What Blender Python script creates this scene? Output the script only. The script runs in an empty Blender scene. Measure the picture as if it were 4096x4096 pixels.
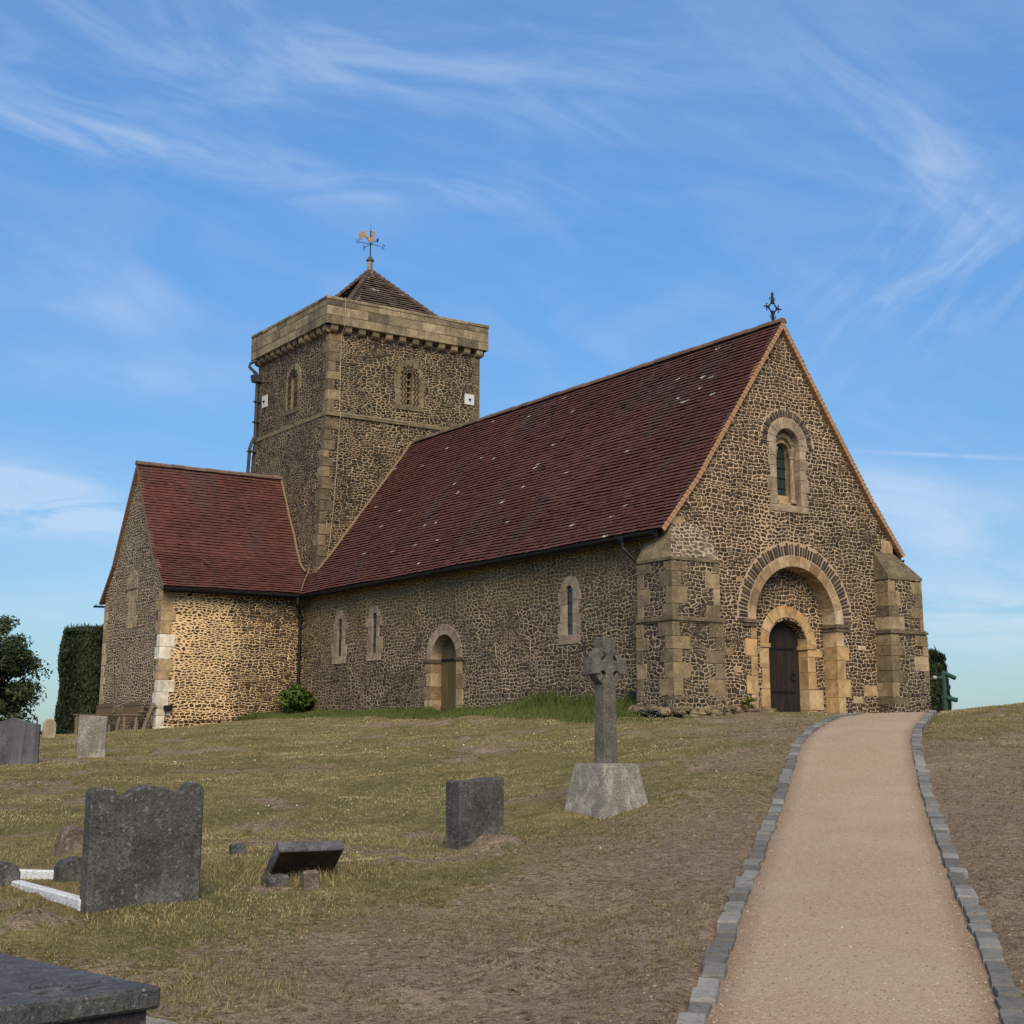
import bpy, math, random
import numpy as np
from mathutils import Vector, Matrix
from mathutils.geometry import tessellate_polygon
R = math.radians
rng = np.random.default_rng(7)
random.seed(7)
C = bpy.context.scene.collection
scene = bpy.context.scene

# ---------------------------------------------------------------- camera, sky, sun, exposure
F_PX, CX, CY, PITCH = 5792.5, 2075.96, 1767.96, R(11.6487)
cam_d = bpy.data.cameras.new('camera')
cam = bpy.data.objects.new('camera', cam_d); C.objects.link(cam)
cam_d.sensor_width = 36.0; cam_d.lens = F_PX/4096*36
cam_d.shift_x = -(CX-2048)/4096; cam_d.shift_y = (CY-2048)/4096
cam_d.clip_end = 20000
cam.rotation_euler = (math.pi/2+PITCH, 0, 0)
scene.camera = cam

SUN_EL, SUN_AZ = R(42), R(175)      # azimuth clockwise from +Y (the view direction)
world = bpy.data.worlds.new("World"); scene.world = world; world.use_nodes = True
sun_d = bpy.data.lights.new('sun', 'SUN'); sun = bpy.data.objects.new('sun', sun_d); C.objects.link(sun)
sun_d.energy = 2.9; sun_d.angle = R(40); sun_d.color = (1.0, .81, .55)
sdir = Vector((math.sin(SUN_AZ)*math.cos(SUN_EL), math.cos(SUN_AZ)*math.cos(SUN_EL), math.sin(SUN_EL)))
sun.rotation_euler = sdir.to_track_quat('Z', 'Y').to_euler(); sun.location = sdir*200
vs = scene.view_settings
vs.view_transform = 'Standard'; vs.look = 'None'; vs.gamma = 1; vs.use_curve_mapping = False
vs.exposure = 0.52
scene.cycles.max_bounces = 6

# ---------------------------------------------------------------- node helpers
class NT:
    def __init__(s, nt): s.t = nt
    def n(s, typ, ins=None, **props):
        o = s.t.nodes.new(typ)
        for k, v in props.items(): setattr(o, k, v)
        for k, v in (ins or {}).items():
            if isinstance(v, bpy.types.NodeSocket): s.t.links.new(v, o.inputs[k])
            else: o.inputs[k].default_value = v
        return o
    def m(s, op, a, b=0.0, c=0.0, clamp=False):
        o = s.n('ShaderNodeMath', {0: a, 1: b, 2: c}, operation=op); o.use_clamp = clamp; return o.outputs[0]
    def vm(s, op, a, b=(0, 0, 0), scale=None):
        ins = {0: a, 1: b}
        if scale is not None: ins['Scale'] = scale
        return s.n('ShaderNodeVectorMath', ins, operation=op).outputs[0]
    def mix(s, f, a, b, blend='MIX'):
        def c(v): return v if isinstance(v, bpy.types.NodeSocket) or len(v) == 4 else (*v, 1)
        o = s.n('ShaderNodeMix', data_type='RGBA', blend_type=blend)
        for i, v in ((0, f), (6, c(a)), (7, c(b))):
            if isinstance(v, bpy.types.NodeSocket): s.t.links.new(v, o.inputs[i])
            else: o.inputs[i].default_value = v
        return o.outputs[2]
    def ramp(s, f, stops, interp='LINEAR'):
        o = s.n('ShaderNodeValToRGB', {0: f}); cr = o.color_ramp; cr.interpolation = interp
        while len(cr.elements) < len(stops): cr.elements.new(.5)
        for e, (p, c) in zip(cr.elements, stops):
            e.position = p; e.color = (*c, 1) if len(c) == 3 else c
        return o.outputs[0]
    def sm(s, x, a, b):
        return s.n('ShaderNodeMapRange', {0: x, 1: a, 2: b, 3: 0.0, 4: 1.0}, interpolation_type='SMOOTHSTEP').outputs[0]
    def noise(s, vec, scale, detail=4, rough=.55, dist=0.0, col=False, dims='3D'):
        o = s.n('ShaderNodeTexNoise', {'Vector': vec, 'Scale': scale, 'Detail': detail, 'Roughness': rough, 'Distortion': dist}, noise_dimensions=dims)
        return o.outputs['Color' if col else 'Fac']
    def uv(s, name='UVMap'): return s.n('ShaderNodeUVMap', uv_map=name).outputs[0]
    def sep(s, v): return s.n('ShaderNodeSeparateXYZ', {0: v}).outputs
    def comb(s, x, y, z=0.0): return s.n('ShaderNodeCombineXYZ', {0: x, 1: y, 2: z}).outputs[0]
    def attr(s, name): return s.n('ShaderNodeAttribute', attribute_name=name).outputs['Fac']
    def obj(s): return s.n('ShaderNodeTexCoord').outputs['Object']
    def bump(s, h, strength=.5, dist=.02): return s.n('ShaderNodeBump', {'Height': h, 'Strength': strength, 'Distance': dist}).outputs[0]

def material(name, fn):
    m = bpy.data.materials.new(name); m.use_nodes = True
    m.node_tree.nodes.clear(); N = NT(m.node_tree)
    out = N.n('ShaderNodeOutputMaterial')
    b = N.n('ShaderNodeBsdfPrincipled', {'Roughness': .9, 'Specular IOR Level': .25})
    m.node_tree.links.new(b.outputs[0], out.inputs[0])
    r = fn(N)
    for k, v in r.items():
        if isinstance(v, bpy.types.NodeSocket): m.node_tree.links.new(v, b.inputs[k])
        else: b.inputs[k].default_value = (*v, 1) if isinstance(v, tuple) and len(v) == 3 else v
    return m

# ---------------------------------------------------------------- sky with high cirrus
W = NT(world.node_tree); world.node_tree.nodes.clear()
sky = W.n('ShaderNodeTexSky', sky_type='NISHITA', sun_disc=False)
sky.sun_elevation = SUN_EL; sky.sun_rotation = SUN_AZ; sky.altitude = 200; sky.air_density = 1.0; sky.dust_density = .6; sky.ozone_density = 2.2
dirv = W.n('ShaderNodeTexCoord').outputs['Generated']
dx, dy, dz = W.sep(dirv)
azm = W.m('MULTIPLY', W.m('ARCTAN2', dx, dy), 57.2958)
elv = W.m('MULTIPLY', W.m('ARCSINE', dz), 57.2958)
def wisp(scale, sx, sy, ang, seed, dist=1.2, detail=8, rough=.58):
    c, s_ = math.cos(R(ang)), math.sin(R(ang))
    u = W.m('ADD', W.m('MULTIPLY', azm, c), W.m('MULTIPLY', elv, s_))
    v = W.m('SUBTRACT', W.m('MULTIPLY', elv, c), W.m('MULTIPLY', azm, s_))
    return W.noise(W.comb(W.m('MULTIPLY', u, sx), W.m('MULTIPLY', v, sy), seed), scale, detail, rough, dist)
def blob(a0, e0, lu, lv, ang, curve=0.0):
    c, s_ = math.cos(R(ang)), math.sin(R(ang))
    a = W.m('SUBTRACT', azm, a0); e = W.m('SUBTRACT', elv, e0)
    u = W.m('ADD', W.m('MULTIPLY', a, c), W.m('MULTIPLY', e, s_))
    v = W.m('SUBTRACT', W.m('MULTIPLY', e, c), W.m('MULTIPLY', a, s_))
    if curve: v = W.m('SUBTRACT', v, W.m('MULTIPLY', W.m('MULTIPLY', u, u), curve))
    q = W.m('ADD', W.m('POWER', W.m('ABSOLUTE', W.m('DIVIDE', u, lu)), 2.0), W.m('POWER', W.m('ABSOLUTE', W.m('DIVIDE', v, lv)), 2.0))
    return W.m('EXPONENT', W.m('MULTIPLY', q, -1.0))
n1 = W.sm(wisp(.16, .5, 1.7, -14, 1.3), .40, .80)
n2 = W.sm(wisp(.22, .45, 2.0, -42, 5.1), .36, .78)
n3 = W.sm(wisp(.35, .6, 2.2, 40, 9.7), .36, .76)
n4 = W.sm(wisp(.12, .8, 2.2, -4, 3.3, .6), .36, .74)
n6 = W.sm(wisp(.22, .7, 2.6, -3, 12.4, .9), .30, .62)
n5 = W.sm(wisp(.30, .4, 1.6, -12, 7.7, 1.5), .30, .75)
def add(*xs):
    r = xs[0]
    for x in xs[1:]: r = W.m('ADD', r, x)
    return r
def mul(a, b, k=1.0): return W.m('MULTIPLY', W.m('MULTIPLY', a, b), k)
# long band sweeping down from the left, diagonal wisps on the right, low cloud at the left, a contrail
cl = add(mul(n5, blob(-8.5, 21.75, 11, .8, -4.0, .004), .7), mul(n5, blob(-17, 22.6, 6, .7, -1), .55), mul(n5, blob(-20, 24.0, 5, 1.3, 4), .5),
         mul(n1, blob(-12, 26.5, 12, 3.5, -8), .40), mul(n2, blob(14.8, 24.0, 5.5, 2.6, -44), .5), mul(n1, blob(0, 26, 12, 3.2, -4), .34),
         mul(n3, blob(17.2, 17.8, 5, 2.6, 24), .65), mul(n6, blob(-19.2, 8.9, 4.6, 1.05, -4), 2.4), mul(n2, blob(17, 21.5, 3, 1.2, -48), .6),
         mul(n4, blob(-20, 5.5, 9, 1.4, 0), .8), mul(n4, blob(-15.5, 16.7, 6, 1.3, 2), .55), mul(n4, blob(-16, 13.7, 6, .9, 0), .65),
         mul(n1, blob(-8, 17.5, 6, 1.2, -10), .35), mul(n4, blob(16, 8.0, 4.0, 1.0, -40), .8), mul(n6, blob(18, 4.8, 8, 1.8, 0), 1.0), mul(n4, blob(15, 8.8, 5, 1.2, -6), 1.0),
         W.m('MULTIPLY', n1, .26), W.m('MULTIPLY', n5, .10), W.m('MULTIPLY', W.sm(elv, 20, 30), .16),
         mul(W.sm(wisp(.8, .8, 1, 0, 2), .2, .6), blob(16.8, 10.65, 3.0, .075, -5.8), .65))
# the same cirrus all round, so the sky is whole from any side
ring = W.m('MULTIPLY', W.sm(W.m('ABSOLUTE', azm), 24, 40), W.sm(W.noise(dirv, 3.2, 7, .6, 1.2), .45, .8))
cl = W.m('MULTIPLY', W.m('ADD', cl, W.m('MULTIPLY', ring, .5)), W.sm(elv, -1, 3), clamp=True)
skyc = W.mix(1.0, sky.outputs[0], W.mix(W.sm(elv, -2, 30), (.55, .70, .84), (.78, 1.28, 1.62)), 'MULTIPLY')
cloudc = W.mix(W.sm(elv, 0, 30), (7.0, 7.6, 8.2), (5.4, 6.5, 8.2))
colr = W.mix(W.m('MULTIPLY', cl, .42, clamp=True), skyc, cloudc)
bg = W.n('ShaderNodeBackground', {'Color': colr, 'Strength': .080})
wo = W.n('ShaderNodeOutputWorld'); world.node_tree.links.new(bg.outputs[0], wo.inputs[0])

# ---------------------------------------------------------------- mesh helpers
class MB:
    def __init__(s, M=None): s.v = []; s.f = []; s.uv = []; s.rn = []; s.M = M; s.sm = False
    def face(s, pts, uv=None, r=(0, 0)):
        pts = [Vector(p) for p in pts]
        if uv is None:
            n = Vector((0, 0, 0))
            for i in range(len(pts)):
                a, b = pts[i], pts[(i+1) % len(pts)]; n += a.cross(b)
            if n.length < 1e-12: return
            n.normalize()
            if abs(n.z) > .8: uv = [(p.x, p.y) for p in pts]
            else:
                t = Vector((-n.y, n.x, 0)).normalized(); q = n.cross(t)
                if q.z < 0: q = -q
                off = 7.3*round(math.atan2(n.y, n.x)*4)
                uv = [(p.dot(t)+off, p.dot(q)) for p in pts]
        if s.M is not None: pts = [s.M @ p for p in pts]
        k = len(s.v); s.v += pts; s.f.append(list(range(k, k+len(pts)))); s.uv += uv; s.rn += [r]*len(pts)
    def box(s, a, b, r=None, top_taper=0.0):
        r = r or (random.random(), random.random())
        x0, y0, z0 = a; x1, y1, z1 = b; t = top_taper
        P = [(x0, y0, z0), (x1, y0, z0), (x1, y1, z0), (x0, y1, z0), (x0+t, y0+t, z1), (x1-t, y0+t, z1), (x1-t, y1-t, z1), (x0+t, y1-t, z1)]
        for q in ((0, 3, 2, 1), (4, 5, 6, 7), (0, 1, 5, 4), (1, 2, 6, 5), (2, 3, 7, 6), (3, 0, 4, 7)): s.face([P[i] for i in q], r=r)
    def bevbox(s, a, b, bev=.01, r=None):
        """box with chamfered edges"""
        r = r or (random.random(), random.random())
        c = [(a[i]+b[i])/2 for i in range(3)]; h = [abs(b[i]-a[i])/2 for i in range(3)]; e = min(bev, *[x*.45 for x in h])
        def P(sx, sy, sz, ax):
            q = [h[0]*sx, h[1]*sy, h[2]*sz]
            for i, sg in enumerate((sx, sy, sz)):
                if i != ax: q[i] -= sg*e
            return Vector((c[0]+q[0], c[1]+q[1], c[2]+q[2]))
        for ax in range(3):
            o = [i for i in range(3) if i != ax]
            for sg in (-1, 1):
                ps = []
                for u, v in ((-1, -1), (1, -1), (1, 1), (-1, 1)):
                    q = [0, 0, 0]; q[ax] = sg; q[o[0]] = u; q[o[1]] = v; ps.append(P(*q, ax))
                if (sg > 0) == (ax == 1): ps.reverse()
                s.face(ps, r=r)
        for ax in range(3):
            o = [i for i in range(3) if i != ax]
            for u in (-1, 1):
                for v in (-1, 1):
                    def Q(w, k):
                        q = [0, 0, 0]; q[ax] = w; q[o[0]] = u; q[o[1]] = v; return P(*q, k)
                    s.face([Q(-1, o[0]), Q(1, o[0]), Q(1, o[1]), Q(-1, o[1])], r=r)
        for sx in (-1, 1):
            for sy in (-1, 1):
                for sz in (-1, 1): s.face([P(sx, sy, sz, 0), P(sx, sy, sz, 1), P(sx, sy, sz, 2)], r=r)
    def prism(s, poly, fr, w0, w1, r=None, bev=0.0, back=False, uvoff=None):
        O, eu, ev, en = fr; r = r or (random.random(), random.random())
        T = lambda u, v, w: O+eu*u+ev*v+en*w
        n = len(poly)
        area = sum(poly[i][0]*poly[(i+1) % n][1]-poly[(i+1) % n][0]*poly[i][1] for i in range(n))
        if area < 0: poly = poly[::-1]
        if bev:
            ins = []
            for i in range(n):
                p, a, b = Vector(poly[i]), Vector(poly[i-1]), Vector(poly[(i+1) % n])
                d1 = (p-a).normalized(); d2 = (b-p).normalized()
                nn = Vector((-d1.y-d2.y, d1.x+d2.x))
                if nn.length < 1e-6: nn = Vector((-d1.y, d1.x))
                nn.normalize(); ca = max(.4, nn.dot(Vector((-d1.y, d1.x))))
                ins.append(p+nn*bev/ca)
            front = [(q.x, q.y) for q in ins]; wf = w1-bev
        else: front = poly; wf = w1
        for tri in tessellate_polygon([[Vector((u, v, 0)) for u, v in front]]):
            tri = list(tri); a, b, c = [Vector(front[i]) for i in tri]
            if (b-a).cross(c-a) < 0: tri.reverse()
            s.face([T(*front[i], w1) for i in tri], r=r)
            if back: s.face([T(*front[i], w0) for i in reversed(tri)], r=r)
        for i in range(n):
            j = (i+1) % n
            s.face([T(*poly[i], w0), T(*poly[j], w0), T(*poly[j], wf), T(*poly[i], wf)], r=r)
            if bev: s.face([T(*poly[i], wf), T(*poly[j], wf), T(*front[j], w1), T(*front[i], w1)], r=r)
    def wall(s, fr, outline, holes=(), depth=.4, r=(0, 0)):
        O, eu, ev, en = fr
        T = lambda u, v, w=0: O+eu*u+ev*v+en*w
        loops = [outline]+list(holes); flat = [p for L in loops for p in L]
        for tri in tessellate_polygon([[Vector((u, v, 0)) for u, v in L] for L in loops]):
            tri = list(tri); a, b, c = [Vector(flat[i]) for i in tri]
            if (b-a).cross(c-a) < 0: tri.reverse()
            s.face([T(*flat[i]) for i in tri], uv=[(flat[i][0], flat[i][1]) for i in tri], r=r)
        for L in holes:
            for i in range(len(L)):
                a, b = L[i], L[(i+1) % len(L)]
                s.face([T(*a), T(*b), T(*b, -depth), T(*a, -depth)], r=r)
    def tube(s, pts, rad, n=8, r=(0, 0), caps=True):
        pts = [Vector(p) for p in pts]; rads = rad if isinstance(rad, (list, tuple)) else [rad]*len(pts)
        rings = []; up = None
        for i, p in enumerate(pts):
            d = (pts[min(i+1, len(pts)-1)]-pts[max(i-1, 0)]).normalized()
            if up is None: up = d.orthogonal().normalized()
            a = (up-d*up.dot(d)).normalized(); up = a; b = d.cross(a)
            rings.append([p+(a*math.cos(2*math.pi*k/n)+b*math.sin(2*math.pi*k/n))*rads[i] for k in range(n)])
        L = 0
        for i in range(len(pts)-1):
            L2 = L+(pts[i+1]-pts[i]).length
            for k in range(n):
                j = (k+1) % n
                s.face([rings[i][k], rings[i][j], rings[i+1][j], rings[i+1][k]], uv=[(k/n, L), ((k+1)/n, L), ((k+1)/n, L2), (k/n, L2)], r=r)
            L = L2
        if caps: s.face(rings[0][::-1], r=r); s.face(rings[-1], r=r)
    def lathe(s, prof, c=(0, 0, 0), n=16, r=(0, 0)):
        c = Vector(c)
        for (r0, z0), (r1, z1) in zip(prof, prof[1:]):
            for k in range(n):
                a, b = 2*math.pi*k/n, 2*math.pi*(k+1)/n
                P = lambda rr, t, z: c+Vector((rr*math.cos(t), rr*math.sin(t), z))
                if r1 < 1e-6: s.face([P(r0, a, z0), P(r0, b, z0), P(r1, a, z1)], r=r)
                elif r0 < 1e-6: s.face([P(r0, a, z0), P(r1, b, z1), P(r1, a, z1)], r=r)
                else: s.face([P(r0, a, z0), P(r0, b, z0), P(r1, b, z1), P(r1, a, z1)], r=r)
    def build(s, name, mat, parent=None, smooth=False):
        me = bpy.data.meshes.new(name)
        me.from_pydata([tuple(p) for p in s.v], [], s.f)
        u = me.uv_layers.new(name='UVMap'); u.data.foreach_set('uv', np.array(s.uv, 'f').ravel())
        q = me.uv_layers.new(name='rnd'); q.data.foreach_set('uv', np.array(s.rn, 'f').ravel())
        if smooth:
            import bmesh
            bm = bmesh.new(); bm.from_mesh(me); bmesh.ops.remove_doubles(bm, verts=bm.verts, dist=1e-4); bm.to_mesh(me); bm.free()
            me.polygons.foreach_set('use_smooth', [True]*len(me.polygons))
        me.materials.append(mat)
        o = bpy.data.objects.new(name, me); C.objects.link(o)
        if parent is not None: o.parent = parent
        return o

def tag(o, label=None, cat=None, group=None, kind=None):
    for k, v in (('label', label), ('category', cat), ('group', group), ('kind', kind)):
        if v: o[k] = v
    return o
def empty(name, loc, rz=0.0):
    o = bpy.data.objects.new(name, None); C.objects.link(o); o.location = loc; o.rotation_euler = (0, 0, rz); o.empty_display_size = .3
    return o
def raw_mesh(name, verts, faces_n, loops, mat, attrs=None, parent=None, smooth=False, rnd=None):
    """fast mesh: faces_n = verts per face (constant), loops = flat vertex indices"""
    me = bpy.data.meshes.new(name); nv = len(verts); nl = len(loops); nf = nl//faces_n
    me.vertices.add(nv); me.vertices.foreach_set('co', np.asarray(verts, 'f').ravel())
    me.loops.add(nl); me.loops.foreach_set('vertex_index', np.asarray(loops, 'i'))
    me.polygons.add(nf); me.polygons.foreach_set('loop_start', np.arange(0, nl, faces_n, dtype='i'))
    me.update(calc_edges=True)
    for k, v in (attrs or {}).items():
        a = me.attributes.new(k, 'FLOAT', 'POINT'); a.data.foreach_set('value', np.asarray(v, 'f'))
    if smooth: me.polygons.foreach_set('use_smooth', [True]*nf)
    me.validate(); me.materials.append(mat)
    o = bpy.data.objects.new(name, me); C.objects.link(o)
    if parent is not None: o.parent = parent
    return o

def at(px, row, y, S=2.1201):
    """survey: where the sight line through a measured point of the photo meets the vertical plane y metres ahead"""
    x = (px*S-CX)/F_PX; up = -(row*S-CY)/F_PX
    d = Vector((x, math.cos(PITCH)-up*math.sin(PITCH), math.sin(PITCH)+up*math.cos(PITCH)))
    return d*(y/d.y)

# church frame: local x = south, y = east, z = up from the west door sill
OX, OY, OZ, AZ = 3.526, 33.531, .635, R(34.411)
cs, sn = math.cos(AZ), math.sin(AZ)
def to_local(x, y): return (x-OX)*cs+(y-OY)*sn, -(x-OX)*sn+(y-OY)*cs
def to_world(lx, ly, lz=0): return Vector((OX+lx*cs-ly*sn, OY+lx*sn+ly*cs, OZ+lz))

# ---------------------------------------------------------------- noise (numpy)
def vnoise(x, y, f, seed):
    g = np.random.default_rng(seed).random((256, 256))
    x = x*f+37.7; y = y*f+91.3
    xi = np.floor(x).astype(int); yi = np.floor(y).astype(int); fx = x-xi; fy = y-yi
    fx = fx*fx*(3-2*fx); fy = fy*fy*(3-2*fy)
    a = g[xi % 256, yi % 256]; b = g[(xi+1) % 256, yi % 256]; c = g[xi % 256, (yi+1) % 256]; d = g[(xi+1) % 256, (yi+1) % 256]
    return a+(b-a)*fx+(c-a)*fy+(a-b-c+d)*fx*fy
def fbm(x, y, f, seed, oct=4, g=.5):
    r = 0; a = 1; t = 0
    for i in range(oct): r = r+a*vnoise(x, y, f*2**i, seed+i); t += a; a *= g
    return r/t
def sst(x, a, b):
    t = np.clip((x-a)/(b-a), 0, 1); return t*t*(3-2*t)

# ---------------------------------------------------------------- terrain from survey points
PATH = [(1932, 8.23, 1325, 1896), (1819, 9.53, 1366, 1859), (1694, 11.78, 1408, 1807), (1570, 15.46, 1456, 1760), (1468, 19.5, 1491, 1732),
        (1402, 22.5, 1510, 1719), (1375, 25.4, 1540, 1724.7), (1357, 27.5, 1573, 1744), (1349.5, 31.7, 1602, 1752)]
ctrl = []
for row, d, l, r_ in PATH: ctrl += [at(l, row, d), at(r_, row, d)]
for px, lst in {
    0: [(1932, 9), (1720, 12), (1600, 16), (1500, 21.5), (1440, 28), (1402, 37), (1392, 43)],
    300: [(1932, 9), (1722, 12), (1600, 16), (1500, 21), (1424, 29), (1386, 38), (1376, 44)],
    600: [(1932, 9), (1760, 11.3), (1640, 14), (1540, 19), (1450, 25), (1388, 35), (1376, 38), (1352, 46)],
    966: [(1932, 8.8), (1760, 11.2), (1640, 14), (1560, 17.5), (1480, 21.5), (1400, 28), (1374, 33), (1351, 40)],
    1250: [(1932, 8.5), (1700, 12), (1560, 16.5), (1480, 20), (1400, 25.5), (1367, 31), (1354, 34)],
    1932: [(1932, 8.2), (1700, 11.6), (1560, 15.3), (1460, 19.5), (1402, 23), (1350, 27.5), (1322, 31.5)],
    1850: [(1332, 32)], 1800: [(1344, 32.5)]}.items():
    for row, d in lst: ctrl.append(at(px, row, d))
for lx, ly, z in ((0, -.3, -.02), (4, -.3, 0), (8, -.4, 0), (-.3, 3, .12), (-.3, 7, .1), (-.3, 11, .08), (-.3, 15, .18), (-.3, 18.5, .2), (-5.2, 19.2, -.3), (-5.3, 22, -.42), (-5.3, 25, -.5), (-2.5, 18.8, -.05), (9, 12, 0), (9, 25, -.3), (0, 28, -.3), (4, 14, 0)):
    ctrl.append(to_world(lx, ly, z))
for x, y, z in ((0, 0, -1.75), (-12, 2, -1.9), (12, 2, -1.9), (-22, 14, -1.6), (-24, 30, -.8), (-26, 46, -.7), (-14, 56, -.5), (-25, 60, -2), (0, 66, -1.5), (20, 60, -1.5), (16, 44, -.1), (13, 40, .35), (24, 30, .7), (25, 14, -.9), (0, -14, -3), (22, -8, -3), (-22, -8, -3)):
    ctrl.append(Vector((x, y, z)))
CP = np.array([tuple(p) for p in ctrl])
def _phi(r2): return np.sqrt(r2+9.0)
_n = len(CP); _A = np.zeros((_n+3, _n+3))
_d2 = ((CP[:, None, :2]-CP[None, :, :2])**2).sum(-1)
_A[:_n, :_n] = _phi(_d2)-np.eye(_n)*.12
_A[:_n, _n] = 1; _A[:_n, _n+1:] = CP[:, :2]; _A[_n:, :_n] = _A[:_n, _n:].T
_w = np.linalg.solve(_A, np.concatenate([CP[:, 2], [0, 0, 0]]))
def smooth_ground(x, y):
    x = np.asarray(x, float); y = np.asarray(y, float); sh = x.shape; x = x.ravel(); y = y.ravel()
    r = np.hypot(x, y-25); k = np.minimum(1, 38/np.maximum(r, 1e-6)); xx = x*k; yy = 25+(y-25)*k
    out = np.empty_like(x)
    for i in range(0, len(x), 20000):
        q = (xx[i:i+20000, None]-CP[None, :, 0])**2+(yy[i:i+20000, None]-CP[None, :, 1])**2
        out[i:i+20000] = _phi(q)@_w[:_n]+_w[_n]+xx[i:i+20000]*_w[_n+1]+yy[i:i+20000]*_w[_n+2]
    out -= np.minimum(70, np.maximum(0, r-38)*.16)
    return out.reshape(sh)
# path edges
pl = [at(l, row, d) for row, d, l, r_ in PATH]; pr = [at(r_, row, d) for row, d, l, r_ in PATH]
pl = [pl[0]+(pl[0]-pl[1])*3.2]+pl+[to_world(5.6, -.55, .02)]; pr = [pr[0]+(pr[0]-pr[1])*3.2]+pr+[to_world(7.6, -1.0, .02)]
def smooth_line(P, n):
    P = np.array([tuple(p)[:2] for p in P]); t = np.concatenate([[0], np.cumsum(np.hypot(*np.diff(P, axis=0).T))])
    T = np.linspace(0, t[-1], n); X = np.interp(T, t, P[:, 0]); Y = np.interp(T, t, P[:, 1])
    for _ in range(60):
        X[1:-1] = (X[:-2]+2*X[1:-1]+X[2:])/4; Y[1:-1] = (Y[:-2]+2*Y[1:-1]+Y[2:])/4
    return X, Y
NP_ = 220
LX, LY = smooth_line(pl, NP_); RX, RY = smooth_line(pr, NP_)
def path_uv(x, y):
    """distance outside the path's gravel (negative inside)"""
    l = np.interp(y, LY, LX); r_ = np.interp(y, RY, RX)
    return np.maximum(l-x, x-r_), x < (l+r_)/2
def hit0(px, row, _d=None):
    d = at(px, row, 1.0); ys = np.arange(5, 75, .03); k = np.nonzero(d.z*ys <= smooth_ground(d.x*ys, ys))[0]; y = ys[k[0]] if len(k) else _d
    return d*y
MOUNDS = [(hit0(938, 1604, 15.7), .36, .15, 1.2), (hit0(85, 1757, 11.4), .30, .10, 1), (hit0(500, 1560, 17.6), .5, .08, .9), (hit0(1000, 1818, 10.4), .42, .09, 1.2),
          (hit0(745, 1632, 14.6), .3, .05, .9), (hit0(770, 1706, 12.5), .3, .03, .8), (hit0(1290, 1508, 19.5), .35, .07, .3), (hit0(905, 1360, 36.5), .35, .05, .9), (hit0(40, 1765, 11.0), .26, .07, .9), (hit0(620, 1640, 13.8), .3, .0, .5),
          (hit0(1880, 1400, 22), .25, .07, .2), (hit0(300, 1430, 29), .7, .05, .5), (hit0(30, 1486, 22.5), .7, .04, .7)]
def ground_fields(x, y):
    z = smooth_ground(x, y); pd, left = path_uv(x, y)
    lx, ly = to_local(x, y)
    away = sst(pd, .25, 1.2)*(1-sst(np.hypot(x, y-25), 38, 60))
    z = z+away*((fbm(x, y, .55, 11, 3)-.5)*.16+(fbm(x, y, 2.4, 15, 3)-.5)*.07)
    soil = np.clip(.62*(1-sst(pd, .3, 4.6))+.45*(1-sst(y, 9.5, 14.5)), 0, 1)
    soil = np.where(left, soil, np.clip(.85*(1-sst(y, 20, 29)), 0, 1))
    soil = np.clip(soil+(fbm(x, y, .5, 21, 4)-.5)*.95, 0, 1)
    soil = np.maximum(soil, sst(fbm(x, y, .8, 41, 3), .62, .72)*.75)
    for p, rad, h, s in MOUNDS:
        q = np.hypot(x-p.x, (y-p.y)*.8)/rad+(fbm(x, y, 3.0, 31, 3)-.5)*.9
        g = 1-sst(q, .35, 1.15); z = z+g*h*(.75+.5*fbm(x, y, 6, 33, 2)); soil = np.maximum(soil, g*s)
    dn = np.where((ly > .2) & (ly < 19.3) & (lx < 0), -lx, np.where((lx < 0) & (lx > -5.4) & (ly < 19.4), (19.3-ly)*1.6, 9))
    dn = np.minimum(dn, np.where((lx < 0) & (ly <= .2), np.hypot(lx, ly-.2)*1.2, 9))
    lush = 1-sst(dn+(fbm(x, y, .9, 51, 3)-.5)*1.4, 1.3, 2.6)
    soil = soil*(1-lush)
    z = z-(1-sst(pd, .0, .3))*.06
    return z, soil, lush
def ground_z(x, y):
    return float(ground_fields(np.array([float(x)]), np.array([float(y)]))[0][0])
def hit(px, row):
    """survey: where the sight line through a measured point of the photo meets the ground"""
    d = at(px, row, 1.0); ys = np.arange(5, 75, .03)
    g = ground_fields(d.x*ys, ys)[0]; k = np.nonzero(d.z*ys <= g)[0]
    # the last crossing before the sight line leaves the ground for good is the far side; take the first one
    y = ys[k[0]] if len(k) else 40.0
    return Vector((d.x*y, y, ground_z(d.x*y, y)))
def on_ground(px, row, y=None, sink=.03):
    p = hit(px, row); p.z -= sink; return p

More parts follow.
